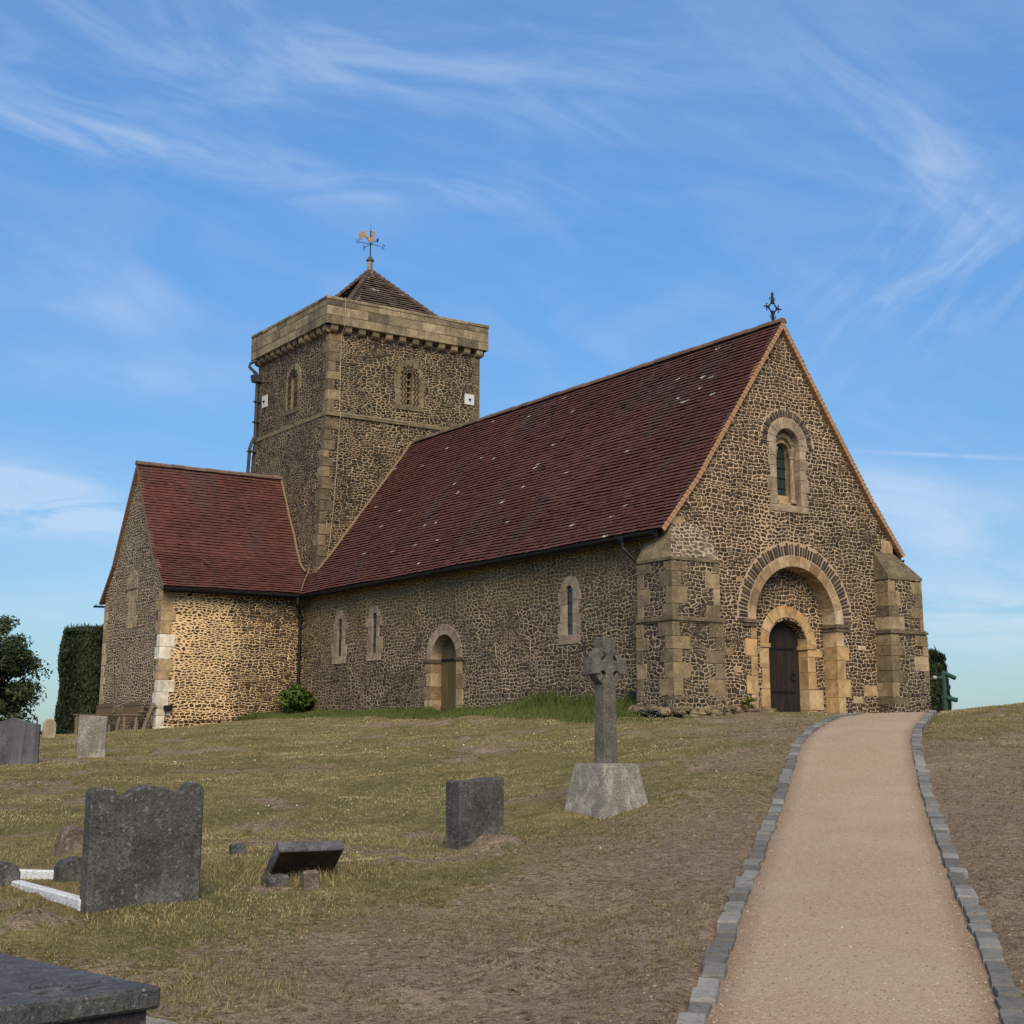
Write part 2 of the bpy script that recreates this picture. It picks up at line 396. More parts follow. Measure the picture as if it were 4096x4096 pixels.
# ---------------------------------------------------------------- materials
def m_rubble(name, sx=.27, sy=.135, mw=.085, mortar=(.42, .31, .20), stones=None, var=.10, olive_top=None, patch=None, randomness=.9, mortar2=(.30, .235, .16), coursed=.5):
    stones = stones or [(0, (.031, .023, .017)), (.35, (.052, .039, .027)), (.6, (.079, .059, .039)), (.85, (.115, .086, .060)), (1, (.19, .145, .095))]
    def fn(N):
        uv = N.uv(); u, v, _ = N.sep(uv)
        w1 = N.vm('SUBTRACT', N.noise(uv, .9, 2, .5, 0, True, '2D'), (.5, .5, .5)); w2 = N.vm('SUBTRACT', N.noise(uv, 5.5, 2, .5, 0, True, '2D'), (.5, .5, .5))
        p = N.vm('ADD', uv, N.vm('ADD', N.vm('SCALE', w1, scale=.34), N.vm('SCALE', w2, scale=.05)))
        big = N.sm(N.noise(uv, .55, 2, .5, 0, False, '2D'), .48, .56)
        ps = N.vm('MULTIPLY', p, (1/sx, 1/sy, 1)); ps2 = N.vm('MULTIPLY', p, (1.5/sx, 1.35/sy, 1))
        def vor(vec):
            d = N.n('ShaderNodeTexVoronoi', {'Vector': vec, 'Scale': 1.0, 'Randomness': randomness}, voronoi_dimensions='2D', feature='DISTANCE_TO_EDGE').outputs['Distance']
            c = N.n('ShaderNodeTexVoronoi', {'Vector': vec, 'Scale': 1.0, 'Randomness': randomness}, voronoi_dimensions='2D', feature='F1').outputs['Color']
            return d, c
        d1, c1 = vor(ps); d2, c2 = vor(ps2)
        d = N.n('ShaderNodeMix', {0: big, 2: d1, 3: d2}, data_type='FLOAT').outputs[0]
        c = N.mix(big, c1, c2)
        fine = N.noise(uv, 22, 4, .6, 0, False, '2D')
        # random-coursed squared rubble: rows of uneven height, stones of uneven length
        w3 = N.vm('SUBTRACT', N.noise(uv, 1.6, 3, .55, 0, True, '2D'), (.5, .5, .5)); w4 = N.vm('SUBTRACT', N.noise(uv, 8.0, 2, .5, 0, True, '2D'), (.5, .5, .5))
        qx, qy, _q = N.sep(N.vm('ADD', uv, N.vm('ADD', N.vm('SCALE', w3, scale=.24), N.vm('SCALE', w4, scale=.075))))
        def vor1(x, feat, out): return N.n('ShaderNodeTexVoronoi', {'W': x, 'Scale': 1.0, 'Randomness': .75}, voronoi_dimensions='1D', feature=feat).outputs[out]
        ry_ = N.m('DIVIDE', qy, sy*.92); rd = vor1(ry_, 'DISTANCE_TO_EDGE', 'Distance'); rid = N.n('ShaderNodeSeparateColor', {0: vor1(ry_, 'F1', 'Color')}).outputs[0]
        cx1 = N.m('ADD', N.m('DIVIDE', qx, sx*.9), N.m('MULTIPLY', rid, 91.7)); cd = vor1(cx1, 'DISTANCE_TO_EDGE', 'Distance'); c3 = vor1(cx1, 'F1', 'Color')
        d3 = N.m('SMOOTH_MIN', rd, N.m('MULTIPLY', cd, sx/sy*.8), .16)
        cm = N.sm(N.m('ADD', N.noise(uv, .75, 3, .6, 0, False, '2D'), coursed-.5), .46, .54)
        d = N.n('ShaderNodeMix', {0: cm, 2: d, 3: d3}, data_type='FLOAT').outputs[0]; c = N.mix(cm, c, c3)
        d = N.m('ADD', d, N.m('MULTIPLY', N.m('SUBTRACT', fine, .5), .09))
        wv = N.m('ADD', mw, N.m('MULTIPLY', N.m('SUBTRACT', N.noise(uv, .7, 3, .6, 0, False, '2D'), .5), var*2.4))
        rr, gg, bb = N.n('ShaderNodeSeparateColor', {0: c}).outputs[:3]
        wv = N.m('ADD', wv, N.m('MULTIPLY', N.m('SUBTRACT', gg, .5), mw*.7))
        if patch: wv = N.m('ADD', wv, patch(N, u, v, uv))
        wv = N.m('MAXIMUM', wv, .018)
        st = N.sm(d, N.m('MULTIPLY', wv, .62), N.m('ADD', N.m('MULTIPLY', wv, 1.15), .022))
        sc = N.ramp(rr, stones)
        sc = N.mix(N.m('MULTIPLY', N.sm(N.noise(uv, 9, 5, .65, 0, False, '2D'), .45, .75), .45), sc, (.14, .115, .09))
        rust = N.m('MULTIPLY', N.sm(bb, .86, .96), .55); sc = N.mix(rust, sc, (.15, .085, .045))
        mo = N.mix(N.noise(uv, 2.2, 5, .65, 0, False, '2D'), mortar, mortar2)
        mo = N.mix(N.m('MULTIPLY', N.sm(N.noise(uv, 30, 3, .6, 0, False, '2D'), .5, .8), .35), mo, (.60, .49, .35))
        if olive_top:
            z0, z1 = olive_top
            k = N.sm(N.m('ADD', v, N.m('MULTIPLY', N.m('SUBTRACT', N.noise(uv, .8, 4, .6, 0, False, '2D'), .5), 1.2)), z0, z1)
            mo = N.mix(N.m('MULTIPLY', k, .85), mo, (.235, .180, .085)); sc = N.mix(N.m('MULTIPLY', k, .6), sc, (.145, .112, .058))
        sc = N.mix(1.0, sc, (.76, .75, .74), 'MULTIPLY'); mo = N.mix(1.0, mo, (1.16, 1.14, 1.12), 'MULTIPLY')
        col = N.mix(st, mo, sc)
        lich = N.m('MULTIPLY', N.sm(N.noise(uv, 3.0, 6, .7, 0, False, '2D'), .62, .76), .45); col = N.mix(lich, col, (.33, .28, .20))
        grime = N.sm(N.noise(uv, .35, 4, .6, 0, False, '2D'), .35, .75)
        col = N.mix(1.0, col, N.mix(grime, (1.12, 1.08, 1.02), (.80, .80, .80)), 'MULTIPLY')
        h = N.m('ADD', N.m('MULTIPLY', N.sm(d, 0, N.m('ADD', wv, .22)), .75), N.m('MULTIPLY', fine, .35))
        return {'Base Color': col, 'Normal': N.bump(h, .75, .035), 'Roughness': .93}
    return material(name, fn)
def m_ashlar(name, stops, lichen=.35, dark=.3, joint=True):
    def fn(N):
        uv = N.uv(); r1, r2, _ = N.sep(N.uv('rnd'))
        q = N.vm('ADD', uv, N.vm('SCALE', N.comb(r1, r2, 0), scale=57.0))
        c = N.ramp(r1, stops)
        n = N.noise(q, 2.6, 6, .65, .3, False, '2D'); f = N.noise(q, 38, 4, .6, 0, False, '2D')
        c = N.mix(1.0, c, N.mix(N.sm(n, .25, .75), (.62, .60, .57), (1.32, 1.30, 1.25)), 'MULTIPLY'); c = N.mix(N.m('MULTIPLY', N.sm(N.noise(N.vm('MULTIPLY', uv, (5, .6, 1)), 1.0, 4, .6, 0, False, '2D'), .52, .72), dark*.8), c, (.085, .068, .046))
        c = N.mix(N.m('MULTIPLY', N.sm(N.noise(q, 5.5, 6, .72, 0, False, '2D'), .56, .72), dark), c, (.06, .048, .036))
        c = N.mix(N.m('MULTIPLY', N.sm(N.noise(q, 16, 4, .6, 0, False, '2D'), .62, .70), lichen), c, (.50, .46, .36))
        c = N.mix(N.m('MULTIPLY', N.m('SUBTRACT', f, .5), .5, clamp=True), c, (.08, .06, .045))
        return {'Base Color': c, 'Normal': N.bump(N.m('ADD', N.m('MULTIPLY', f, .5), n), .4, .02), 'Roughness': .92}
    return material(name, fn)
def m_tile(name, stops, moss=.15, pale=.992, streak=(.075, .050, .046)):
    def fn(N):
        uv = N.uv(); r1, r2, _ = N.sep(N.uv('rnd'))
        c = N.ramp(N.m('ADD', N.m('MULTIPLY', r1, .34), N.m('MULTIPLY', N.noise(uv, .42, 4, .6, .4, False, '2D'), .76)), stops)
        c = N.mix(N.m('MULTIPLY', N.sm(N.noise(N.vm('MULTIPLY', uv, (1, .35, 1)), .8, 5, .6, 0, False, '2D'), .52, .70), .6), c, streak)
        c = N.mix(N.m('MULTIPLY', N.sm(N.noise(uv, 11, 5, .7, 0, False, '2D'), .55, .8), moss), c, (.16, .12, .09))
        c = N.mix(N.m('MULTIPLY', N.m('GREATER_THAN', r2, pale), N.sm(N.noise(uv, 13, 2, .5, 0, False, '2D'), .46, .52)), c, (.48, .43, .38))
        return {'Base Color': c, 'Roughness': .85, 'Normal': N.bump(N.noise(uv, 30, 3, .6, 0, False, '2D'), .3, .006)}
    return material(name, fn)
def m_flat(name, col, rough=.6, var=.25, scale=6.0, metallic=0.0, col2=None):
    def fn(N):
        o = N.obj(); n = N.noise(o, scale, 6, .65)
        c = N.mix(N.m('MULTIPLY', n, var*2, clamp=True), col, col2 or tuple(x*.55 for x in col))
        return {'Base Color': c, 'Roughness': rough, 'Metallic': metallic, 'Normal': N.bump(N.noise(o, scale*6, 3), .15, .01)}
    return material(name, fn)
def m_gravestone(name, a, b, spots=(.42, .40, .34), spot=.5, streaks=0.0, cut=.60):
    def fn(N):
        o = N.obj(); n = N.noise(o, 3.2, 6, .7); f = N.noise(o, 42, 4, .65)
        c = N.mix(N.sm(n, .3, .7), a, b); x_, y_, z_ = N.sep(o)
        c = N.mix(N.m('MULTIPLY', N.sm(N.m('ADD', N.noise(N.vm('MULTIPLY', o, (1, 1, .6)), 5.5, 6, .72), N.m('MULTIPLY', z_, -.10)), .46, .60), .45), c, tuple(min(.6, v*1.8) for v in b))
        c = N.mix(N.m('MULTIPLY', N.sm(N.noise(o, 24, 3, .6), cut, cut+.07), spot), c, spots)
        c = N.mix(N.m('MULTIPLY', N.sm(N.noise(o, 9, 5, .7), .58, .68), spot*.6), c, spots)
        c = N.mix(N.m('MULTIPLY', N.sm(f, .46, .70), .65), c, tuple(x*.35 for x in a)); c = N.mix(N.m('MULTIPLY', N.sm(N.noise(N.vm('MULTIPLY', o, (14, 14, 1.3)), 1.0, 5, .65), .48, .70), .35), c, tuple(x*.55 for x in a)); c = N.mix(N.m('MULTIPLY', N.sm(N.noise(o, 60, 2, .5), .60, .68), .35), c, tuple(min(.6, x*2.2) for x in b))
        if streaks:
            s = N.noise(N.vm('MULTIPLY', o, (9, 9, .7)), 1.0, 4, .6); c = N.mix(N.m('MULTIPLY', N.sm(s, .45, .7), streaks), c, tuple(x*2.4 for x in a))
        return {'Base Color': c, 'Roughness': .95, 'Normal': N.bump(N.m('ADD', N.m('MULTIPLY', n, .6), f), .8, .018)}
    return material(name, fn)
def m_wood(name, a, b, axis=2, scale=18.0):
    def fn(N):
        o = N.obj(); k = [scale, scale, scale]; k[axis] = scale*.05
        g = N.noise(N.vm('MULTIPLY', o, tuple(k)), 1.0, 5, .65)
        c = N.mix(N.sm(g, .3, .7), a, b); c = N.mix(N.m('MULTIPLY', N.sm(N.noise(o, 4, 5, .7), .5, .7), .5), c, tuple(x*.5 for x in a))
        return {'Base Color': c, 'Roughness': .85, 'Normal': N.bump(g, .4, .008)}
    return material(name, fn)
def m_leaf(name, stops, rough=.6):
    def fn(N):
        c = N.ramp(N.attr('tone'), stops)
        return {'Base Color': c, 'Roughness': rough, 'Specular IOR Level': .2}
    return material(name, fn)

M = {}
def nave_patch(N, u, v, uv): return N.m('MULTIPLY', N.sm(v, 1.2, 3.6), .015)
def transept_patch(N, u, v, uv):
    # west wall of the transept: left two thirds heavily pointed, right third tight
    e = N.m('ADD', u, N.m('MULTIPLY', N.m('SUBTRACT', N.noise(uv, .9, 4, .6, 0, False, '2D'), .5), 2.2))
    top = N.m('MULTIPLY', N.sm(v, .8, 2.2), .05)
    return N.m('ADD', N.m('MULTIPLY', N.sm(e, 2.3, 2.9), -.15), N.m('MULTIPLY', top, N.m('SUBTRACT', 1.0, N.sm(e, 2.6, 4.0))))
def west_patch(N, u, v, uv):
    k = N.m('MULTIPLY', N.sm(v, 3.2, 4.2), N.m('SUBTRACT', 1.0, N.sm(v, 4.8, 6.2)))
    return N.m('MULTIPLY', k, N.m('MULTIPLY', N.sm(N.noise(uv, .8, 4, .6, 0, False, '2D'), .40, .65), .075))
M['west'] = m_rubble('ironstone_rubble_west', .190, .099, .084, mortar=(.49, .365, .240), mortar2=(.33, .255, .175), patch=west_patch, coursed=.64)
M['nave'] = m_rubble('ironstone_rubble_nave', .205, .108, .078, coursed=.52, mortar=(.47, .355, .225), mortar2=(.34, .26, .165), olive_top=(1.9, 4.1), stones=[(0, (.046, .036, .028)), (.5, (.092, .072, .054)), (.85, (.150, .118, .085)), (1, (.20, .155, .10))], patch=nave_patch)
M['tower'] = m_rubble('ironstone_rubble_tower', .196, .102, .066, coursed=.50, mortar=(.42, .315, .205), stones=[(0, (.026, .020, .017)), (.5, (.047, .036, .026)), (.85, (.080, .060, .040)), (1, (.15, .115, .07))], var=.05)
M['transw'] = m_rubble('ironstone_rubble_cream_pointed', .21, .09, .215, coursed=.62, mortar=(.60, .43, .24), mortar2=(.52, .38, .22), stones=[(0, (.035, .027, .021)), (.6, (.07, .053, .038)), (1, (.17, .125, .075))], var=.09, patch=transept_patch)
M['transn'] = m_rubble('ironstone_rubble_transept_end', .18, .10, .16, coursed=.5, mortar=(.42, .33, .225), stones=[(0, (.03, .024, .02)), (.6, (.055, .043, .034)), (1, (.10, .075, .055))], var=.09)
M['butt'] = m_rubble('ironstone_rubble_buttress', .185, .10, .082, coursed=.58, mortar=(.42, .33, .225), stones=[(0, (.036, .028, .022)), (.5, (.066, .050, .038)), (.85, (.12, .092, .064)), (1, (.20, .155, .10))], mortar2=(.27, .21, .145))
BUFF = [(0, (.20, .135, .075)), (.25, (.31, .215, .12)), (.5, (.40, .285, .16)), (.75, (.36, .265, .155)), (1, (.46, .37, .25))]
M['lichrub'] = m_rubble('lichened_rubble_slope', .2, .12, .13, mortar=(.40, .34, .26), mortar2=(.20, .16, .11), stones=[(0, (.05, .04, .033)), (.5, (.10, .078, .06)), (1, (.24, .19, .13))], var=.10)
M['buff'] = m_ashlar('buff_ashlar', BUFF, .30, .35)
M['warm'] = m_ashlar('warm_sandstone', [(0, (.36, .235, .115)), (.5, (.46, .31, .155)), (1, (.44, .33, .20))], .12, .12)
M['quoin'] = m_ashlar('weathered_quoin', [(0, (.115, .088, .058)), (.5, (.175, .132, .082)), (.85, (.255, .192, .112)), (1, (.36, .285, .18))], .45, .55)
M['whiteq'] = m_ashlar('limewashed_quoin', [(0, (.60, .55, .46)), (1, (.72, .67, .58))], .2, .10)
M['parapet'] = m_ashlar('parapet_stone', [(0, (.10, .08, .055)), (.25, (.20, .16, .105)), (.7, (.29, .23, .145)), (1, (.33, .265, .175))], .45, .55)
M['greybuff'] = m_ashlar('grey_buff_stone', [(0, (.26, .20, .145)), (1, (.36, .285, .205))], .25, .3)
M['sliver'] = m_ashlar('ironstone_sliver', [(0, (.03, .024, .021)), (.6, (.055, .043, .036)), (1, (.09, .068, .052))], .12, .2)
M['mortar'] = m_flat('lime_mortar', (.45, .33, .215), .95, .3, 9)
M['tile'] = m_tile('red_clay_tile', [(0, (.054, .025, .021)), (.35, (.078, .031, .026)), (.6, (.102, .038, .030)), (.85, (.128, .051, .039)), (1, (.155, .07, .055))], pale=.9945)
M['tilet'] = m_tile('red_clay_tile_transept', [(0, (.060, .025, .021)), (.35, (.082, .031, .025)), (.6, (.108, .038, .030)), (.85, (.132, .050, .038)), (1, (.16, .07, .052))], pale=.9990)
M['stonetile'] = m_tile('brown_stone_tile', [(0, (.045, .032, .026)), (.4, (.085, .058, .043)), (.8, (.13, .09, .066)), (1, (.17, .125, .09))], .35, .985, (.03, .025, .02))
M['ridge'] = m_tile('mossy_ridge_tile', [(0, (.09, .05, .04)), (.5, (.15, .095, .07)), (1, (.22, .16, .115))], .5, 2.0, (.10, .09, .05))
M['verge'] = m_flat('orange_verge_mortar', (.42, .25, .13), .9, .4, 12, col2=(.25, .13, .07))
M['flash'] = m_flat('buff_mortar_fillet', (.26, .185, .11), .95, .4, 9, col2=(.13, .09, .06))
M['black'] = m_flat('black_cast_iron', (.012, .012, .013), .45, .2)
M['iron'] = m_flat('wrought_iron', (.010, .010, .012), .5, .2)
M['fascia'] = m_flat('dark_timber_fascia', (.030, .020, .016), .7, .3)
M['pipe'] = m_flat('lead_grey_pipe', (.060, .062, .058), .6, .4)
M['lead'] = m_flat('lead_sheet', (.10, .08, .08), .55, .3)
M['gold'] = m_flat('gilded_copper', (.62, .38, .14), .42, .7, 9, .5, (.30, .15, .08))
M['postw'] = m_wood('silvered_timber', (.33, .30, .25), (.12, .095, .07), 2, 14)
M['doorw'] = m_wood('old_black_oak', (.030, .022, .020), (.012, .010, .009), 2, 16)
M['doorn'] = m_wood('olive_weathered_oak', (.145, .110, .048), (.075, .056, .024), 2, 16)
M['white'] = m_flat('white_painted_plate', (.66, .65, .61), .6, .25)
M['wire'] = m_flat('pale_conductor_tape', (.42, .36, .28), .7, .2)
def _glass(N):
    o = N.obj(); x, y, z = N.sep(N.uv())
    gx = N.m('FRACT', N.m('MULTIPLY', N.m('ADD', x, y), 7.5)); gy = N.m('FRACT', N.m('MULTIPLY', N.m('SUBTRACT', x, y), 7.5))
    lead_ = N.m('MAXIMUM', N.m('LESS_THAN', gx, .10), N.m('LESS_THAN', gy, .10))
    c = N.mix(lead_, N.mix(N.noise(o, 7, 3), (.012, .022, .026), (.05, .075, .08)), (.02, .02, .02))
    return {'Base Color': c, 'Roughness': N.m('ADD', .12, N.m('MULTIPLY', lead_, .5)), 'Specular IOR Level': .5, 'Normal': N.bump(N.noise(o, 9, 2), .25, .02)}
M['glass'] = material('leaded_glass', _glass)
M['slitshade'] = m_flat('painted_interior_shade', (.006, .006, .007), .9, .1)
M['louvre'] = m_flat('pale_louvre_stone', (.34, .27, .17), .9, .3)
M['gsdark'] = m_gravestone('dark_lichened_stone', (.048, .046, .043), (.098, .094, .087), (.27, .265, .235), .6)
M['gsgrey'] = m_gravestone('streaked_slate_stone', (.06, .06, .065), (.10, .10, .105), (.18, .18, .18), .25, .55)
M['gspale'] = m_gravestone('pale_lichened_stone', (.145, .130, .108), (.27, .245, .200), (.52, .48, .37), .65)
M['gsbuff'] = m_gravestone('buff_stone', (.25, .20, .13), (.32, .26, .18), (.55, .50, .38), .5)
M['gscross'] = m_gravestone('grey_granite_cross', (.080, .072, .058), (.155, .142, .115), (.30, .28, .22), .5)
M['gsbase'] = m_gravestone('pale_granite_plinth', (.17, .155, .13), (.30, .27, .225), (.10, .085, .065), .3, .0)
M['gsbrown'] = m_gravestone('rough_brown_stone', (.10, .075, .058), (.17, .13, .10), (.42, .39, .32), .55)
M['slabunder'] = m_gravestone('shade_painted_slab_face', (.022, .015, .012), (.045, .028, .018), (.06, .045, .02), .3)  # brown slab face, darkened to paint in the shade of its overhang
M['ledger'] = m_gravestone('blue_grey_ledger', (.058, .060, .068), (.100, .102, .110), (.30, .30, .28), .4, cut=.66)
M['ledgerside'] = m_gravestone('lichened_ledger_edge', (.045, .046, .042), (.090, .092, .084), (.28, .28, .25), .6)
M['kerbwhite'] = m_gravestone('white_marble_kerb', (.60, .62, .64), (.74, .75, .77), (.36, .37, .36), .35, cut=.64)
def _sett(N):
    o = N.obj(); g = N.n('ShaderNodeNewGeometry').outputs['Position']; rnd_ = N.n('ShaderNodeObjectInfo').outputs['Random']
    c = N.ramp(rnd_, [(0, (.110, .105, .092)), (.4, (.148, .142, .127)), (.8, (.188, .180, .162)), (1, (.25, .24, .215))])
    c = N.mix(1.0, c, N.ramp(N.noise(g, 18, 6, .7), [(.3, (.68, .68, .68)), (.5, (1, 1, 1)), (.75, (1.3, 1.28, 1.22))]), 'MULTIPLY')
    c = N.mix(N.m('MULTIPLY', N.sm(N.noise(g, 60, 3, .7), .55, .75), .5), c, (.09, .085, .075))
    return {'Base Color': c, 'Roughness': .9, 'Normal': N.bump(N.noise(g, 35, 4, .7), .6, .012)}
M['sett'] = material('granite_sett', _sett)
M['bench'] = m_wood('weathered_bench_timber', (.150, .098, .058), (.075, .048, .028), 1, 14)
M['rail'] = m_wood('greyed_rail_timber', (.22, .165, .115), (.13, .095, .065), 2, 14)
M['green'] = m_flat('green_painted_timber', (.030, .085, .068), .55, .3, 5)
M['greenpale'] = m_flat('worn_pale_end', (.40, .42, .38), .7, .2)
M['bark'] = m_wood('bark', (.10, .08, .06), (.05, .04, .03), 2, 9)

def _ground(N):
    g = N.n('ShaderNodeNewGeometry').outputs['Position']
    soil, lush = N.attr('soil'), N.attr('lush')
    n1 = N.noise(g, .6, 5, .6); n2 = N.noise(g, 3.5, 6, .65); n3 = N.noise(g, 14, 5, .7); n4 = N.noise(N.vm('MULTIPLY', g, (1, 1, .4)), 55, 4, .7)
    grass = N.ramp(n2, [(.25, (.125, .104, .045)), (.45, (.225, .187, .080)), (.60, (.32, .26, .118)), (.8, (.42, .34, .17))])
    grass = N.mix(N.m('MULTIPLY', N.sm(n1, .42, .62), .5), grass, (.150, .145, .055))
    so = N.ramp(n3, [(.28, (.120, .082, .050)), (.45, (.29, .212, .145)), (.60, (.42, .315, .222)), (.8, (.50, .39, .285))])
    so = N.mix(N.m('MULTIPLY', N.sm(n2, .45, .62), .45), so, (.20, .155, .100))
    n7 = N.noise(g, 24, 6, .75)
    k = N.sm(N.m('ADD', soil, N.m('ADD', N.m('MULTIPLY', N.m('SUBTRACT', n3, .5), 1.3), N.m('ADD', N.m('MULTIPLY', N.m('SUBTRACT', n7, .5), 1.3), N.m('MULTIPLY', N.m('SUBTRACT', n2, .5), .8)))), .42, .60)
    c = N.mix(k, grass, so)
    lu = N.ramp(n3, [(.3, (.055, .066, .018)), (.55, (.105, .120, .036)), (.8, (.17, .17, .06))])
    c = N.mix(N.sm(N.m('ADD', lush, N.m('MULTIPLY', N.m('SUBTRACT', n2, .5), .6)), .3, .65), c, lu)
    bare = N.m('MULTIPLY', k, N.sm(N.m('ADD', N.noise(g, 1.1, 7, .68), N.m('MULTIPLY', N.m('SUBTRACT', n7, .5), .12)), .545, .60)); c = N.mix(N.m('MULTIPLY', bare, .8), c, N.ramp(n7, [(.3, (.28, .20, .135)), (.55, (.44, .325, .225)), (.8, (.53, .41, .29))]))
    n5 = N.noise(N.vm('MULTIPLY', g, (.6, 1, .6)), 26, 6, .72); n6 = N.noise(g, 9, 6, .75)
    thatch = N.m('MULTIPLY', N.sm(n5, .50, .60), N.m('MULTIPLY', N.sm(n6, .40, .60), .8)); c = N.mix(thatch, c, (.060, .046, .026))
    c = N.mix(N.m('MULTIPLY', N.sm(n5, .47, .36), N.m('MULTIPLY', k, .45)), c, (.40, .31, .235))
    c = N.mix(1.0, c, N.ramp(n4, [(.25, (.45, .45, .45)), (.5, (1, 1, 1)), (.75, (1.5, 1.45, 1.4))]), 'MULTIPLY')
    h = N.m('ADD', N.m('MULTIPLY', n4, .6), N.m('MULTIPLY', n3, 1.0))
    return {'Base Color': c, 'Normal': N.bump(h, 1.0, .07), 'Roughness': 1.0, 'Specular IOR Level': .05}
M['ground'] = material('dry_churchyard_turf', _ground)
def _path(N):
    g = N.n('ShaderNodeNewGeometry').outputs['Position']
    n1 = N.noise(g, .7, 4, .6); n3 = N.noise(g, 30, 5, .75); n4 = N.noise(g, 90, 3, .7)
    c = N.ramp(n3, [(.25, (.23, .160, .100)), (.45, (.375, .275, .180)), (.6, (.44, .33, .222)), (.8, (.51, .395, .28))])
    c = N.mix(N.m('MULTIPLY', N.sm(n1, .40, .65), .45), c, (.46, .36, .255))
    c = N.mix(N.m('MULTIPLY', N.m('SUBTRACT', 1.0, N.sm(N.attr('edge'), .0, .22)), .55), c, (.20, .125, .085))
    pebb = N.n('ShaderNodeTexVoronoi', {'Vector': g, 'Scale': 42.0}, feature='F1')
    pc = N.n('ShaderNodeSeparateColor', {0: pebb.outputs['Color']}).outputs
    c = N.mix(N.m('MULTIPLY', N.m('GREATER_THAN', pc[0], .93), N.m('SUBTRACT', 1.0, N.sm(pebb.outputs['Distance'], .2, .45))), c, (.56, .49, .41))
    c = N.mix(N.m('MULTIPLY', N.m('LESS_THAN', pc[0], .035), N.m('SUBTRACT', 1.0, N.sm(pebb.outputs['Distance'], .2, .45))), c, (.14, .105, .08))
    c = N.mix(1.0, c, N.ramp(n4, [(.3, (.72, .72, .72)), (.5, (1, 1, 1)), (.7, (1.22, 1.2, 1.18))]), 'MULTIPLY')
    return {'Base Color': c, 'Normal': N.bump(N.m('ADD', N.m('MULTIPLY', n3, 1.0), N.m('MULTIPLY', n4, .5)), .8, .022), 'Roughness': .97, 'Specular IOR Level': .1}
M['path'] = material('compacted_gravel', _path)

# ---------------------------------------------------------------- ground sheet and path
def axis(lo, hi, a, b, step, far):
    core = list(np.arange(a, b+1e-6, step)); out = core[:]
    d = step; x = core[-1]
    while x < far: d *= 1.22; x += d; out.append(x)
    d = step; x = core[0]; pre = []
    while x > -far: d *= 1.22; x -= d; pre.append(x)
    return np.array(pre[::-1]+out)
gx = axis(0, 0, -15, 15, .10, 4500); gy = axis(0, 0, 6, 48, .10, 4500)
X, Y = np.meshgrid(gx, gy)
Z, SO, LU = ground_fields(X, Y)
ny, nx = X.shape
idx = np.arange(nx*ny).reshape(ny, nx)
q = np.stack([idx[:-1, :-1], idx[:-1, 1:], idx[1:, 1:], idx[1:, :-1]], -1).reshape(-1)
ground = raw_mesh('ground', np.stack([X, Y, Z], -1).reshape(-1, 3), 4, q, M['ground'], {'soil': SO.ravel(), 'lush': LU.ravel()}, smooth=True)
tag(ground, 'dry grassy hilltop churchyard with bare sandy patches', 'ground', kind='structure')
nw = 22
t = np.linspace(0, 1, nw)
PX = LX[:, None]*(1-t)+RX[:, None]*t; PY = LY[:, None]*(1-t)+RY[:, None]*t
PZ = smooth_ground(PX, PY)+.012*np.sin(math.pi*t)[None, :]+(fbm(PX, PY, 1.3, 61, 3)-.5)*.02
wd = np.hypot(RX-LX, RY-LY)[:, None]; ED = np.minimum(t, 1-t)[None, :]*wd
idx = np.arange(NP_*nw).reshape(NP_, nw)
q = np.stack([idx[:-1, :-1], idx[:-1, 1:], idx[1:, 1:], idx[1:, :-1]], -1).reshape(-1)
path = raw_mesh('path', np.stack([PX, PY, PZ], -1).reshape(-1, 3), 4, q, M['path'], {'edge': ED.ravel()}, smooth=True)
tag(path, 'pinkish gravel path climbing to the church door', 'path', kind='structure')

# ---------------------------------------------------------------- church
church = empty('church', (OX, OY, OZ), AZ)
tag(church, 'old rubble stone church with red tiled roofs and a square tower', 'church')
V3 = Vector
FR_W = (V3((0, 0, 0)), V3((1, 0, 0)), V3((0, 0, 1)), V3((0, -1, 0)))        # west front: u = south
def fr_n(x): return (V3((x, 0, 0)), V3((0, -1, 0)), V3((0, 0, 1)), V3((-1, 0, 0)))   # faces north: u = -y
def fr_w(y): return (V3((0, y, 0)), V3((1, 0, 0)), V3((0, 0, 1)), V3((0, -1, 0)))
def arch(cx, r, z0, zs, n=20, rz=None):
    rz = rz or r
    return [(cx-r, z0), (cx-r, zs)]+[(cx-r*math.cos(math.pi*i/n), zs+rz*math.sin(math.pi*i/n)) for i in range(1, n)]+[(cx+r, zs), (cx+r, z0)]
def ringblocks(mb, fr, cx, zs, r0, r1, n, w0, w1, jit=.0, bev=.008, gap=.006, a0=0.0, a1=math.pi, rz=1.0, rr=None):
    for i in range(n):
        A = a0+(a1-a0)*i/n; B = a0+(a1-a0)*(i+1)/n; g = gap/((r0+r1)/2)
        R1 = r1+random.uniform(-jit, jit); pts = []
        A += g/2; B -= g/2; k = max(1, int((B-A)*r1/.08))
        pts += [(cx-r0*math.cos(A+(B-A)*j/k), zs+r0*rz*math.sin(A+(B-A)*j/k)) for j in range(k+1)]
        pts += [(cx-R1*math.cos(B-(B-A)*j/k), zs+R1*rz*math.sin(B-(B-A)*j/k)) for j in range(k+1)]
        mb.prism(pts, fr, w0, w1+random.uniform(-.003, .004), bev=bev, r=rr and (random.uniform(*rr), random.random()))
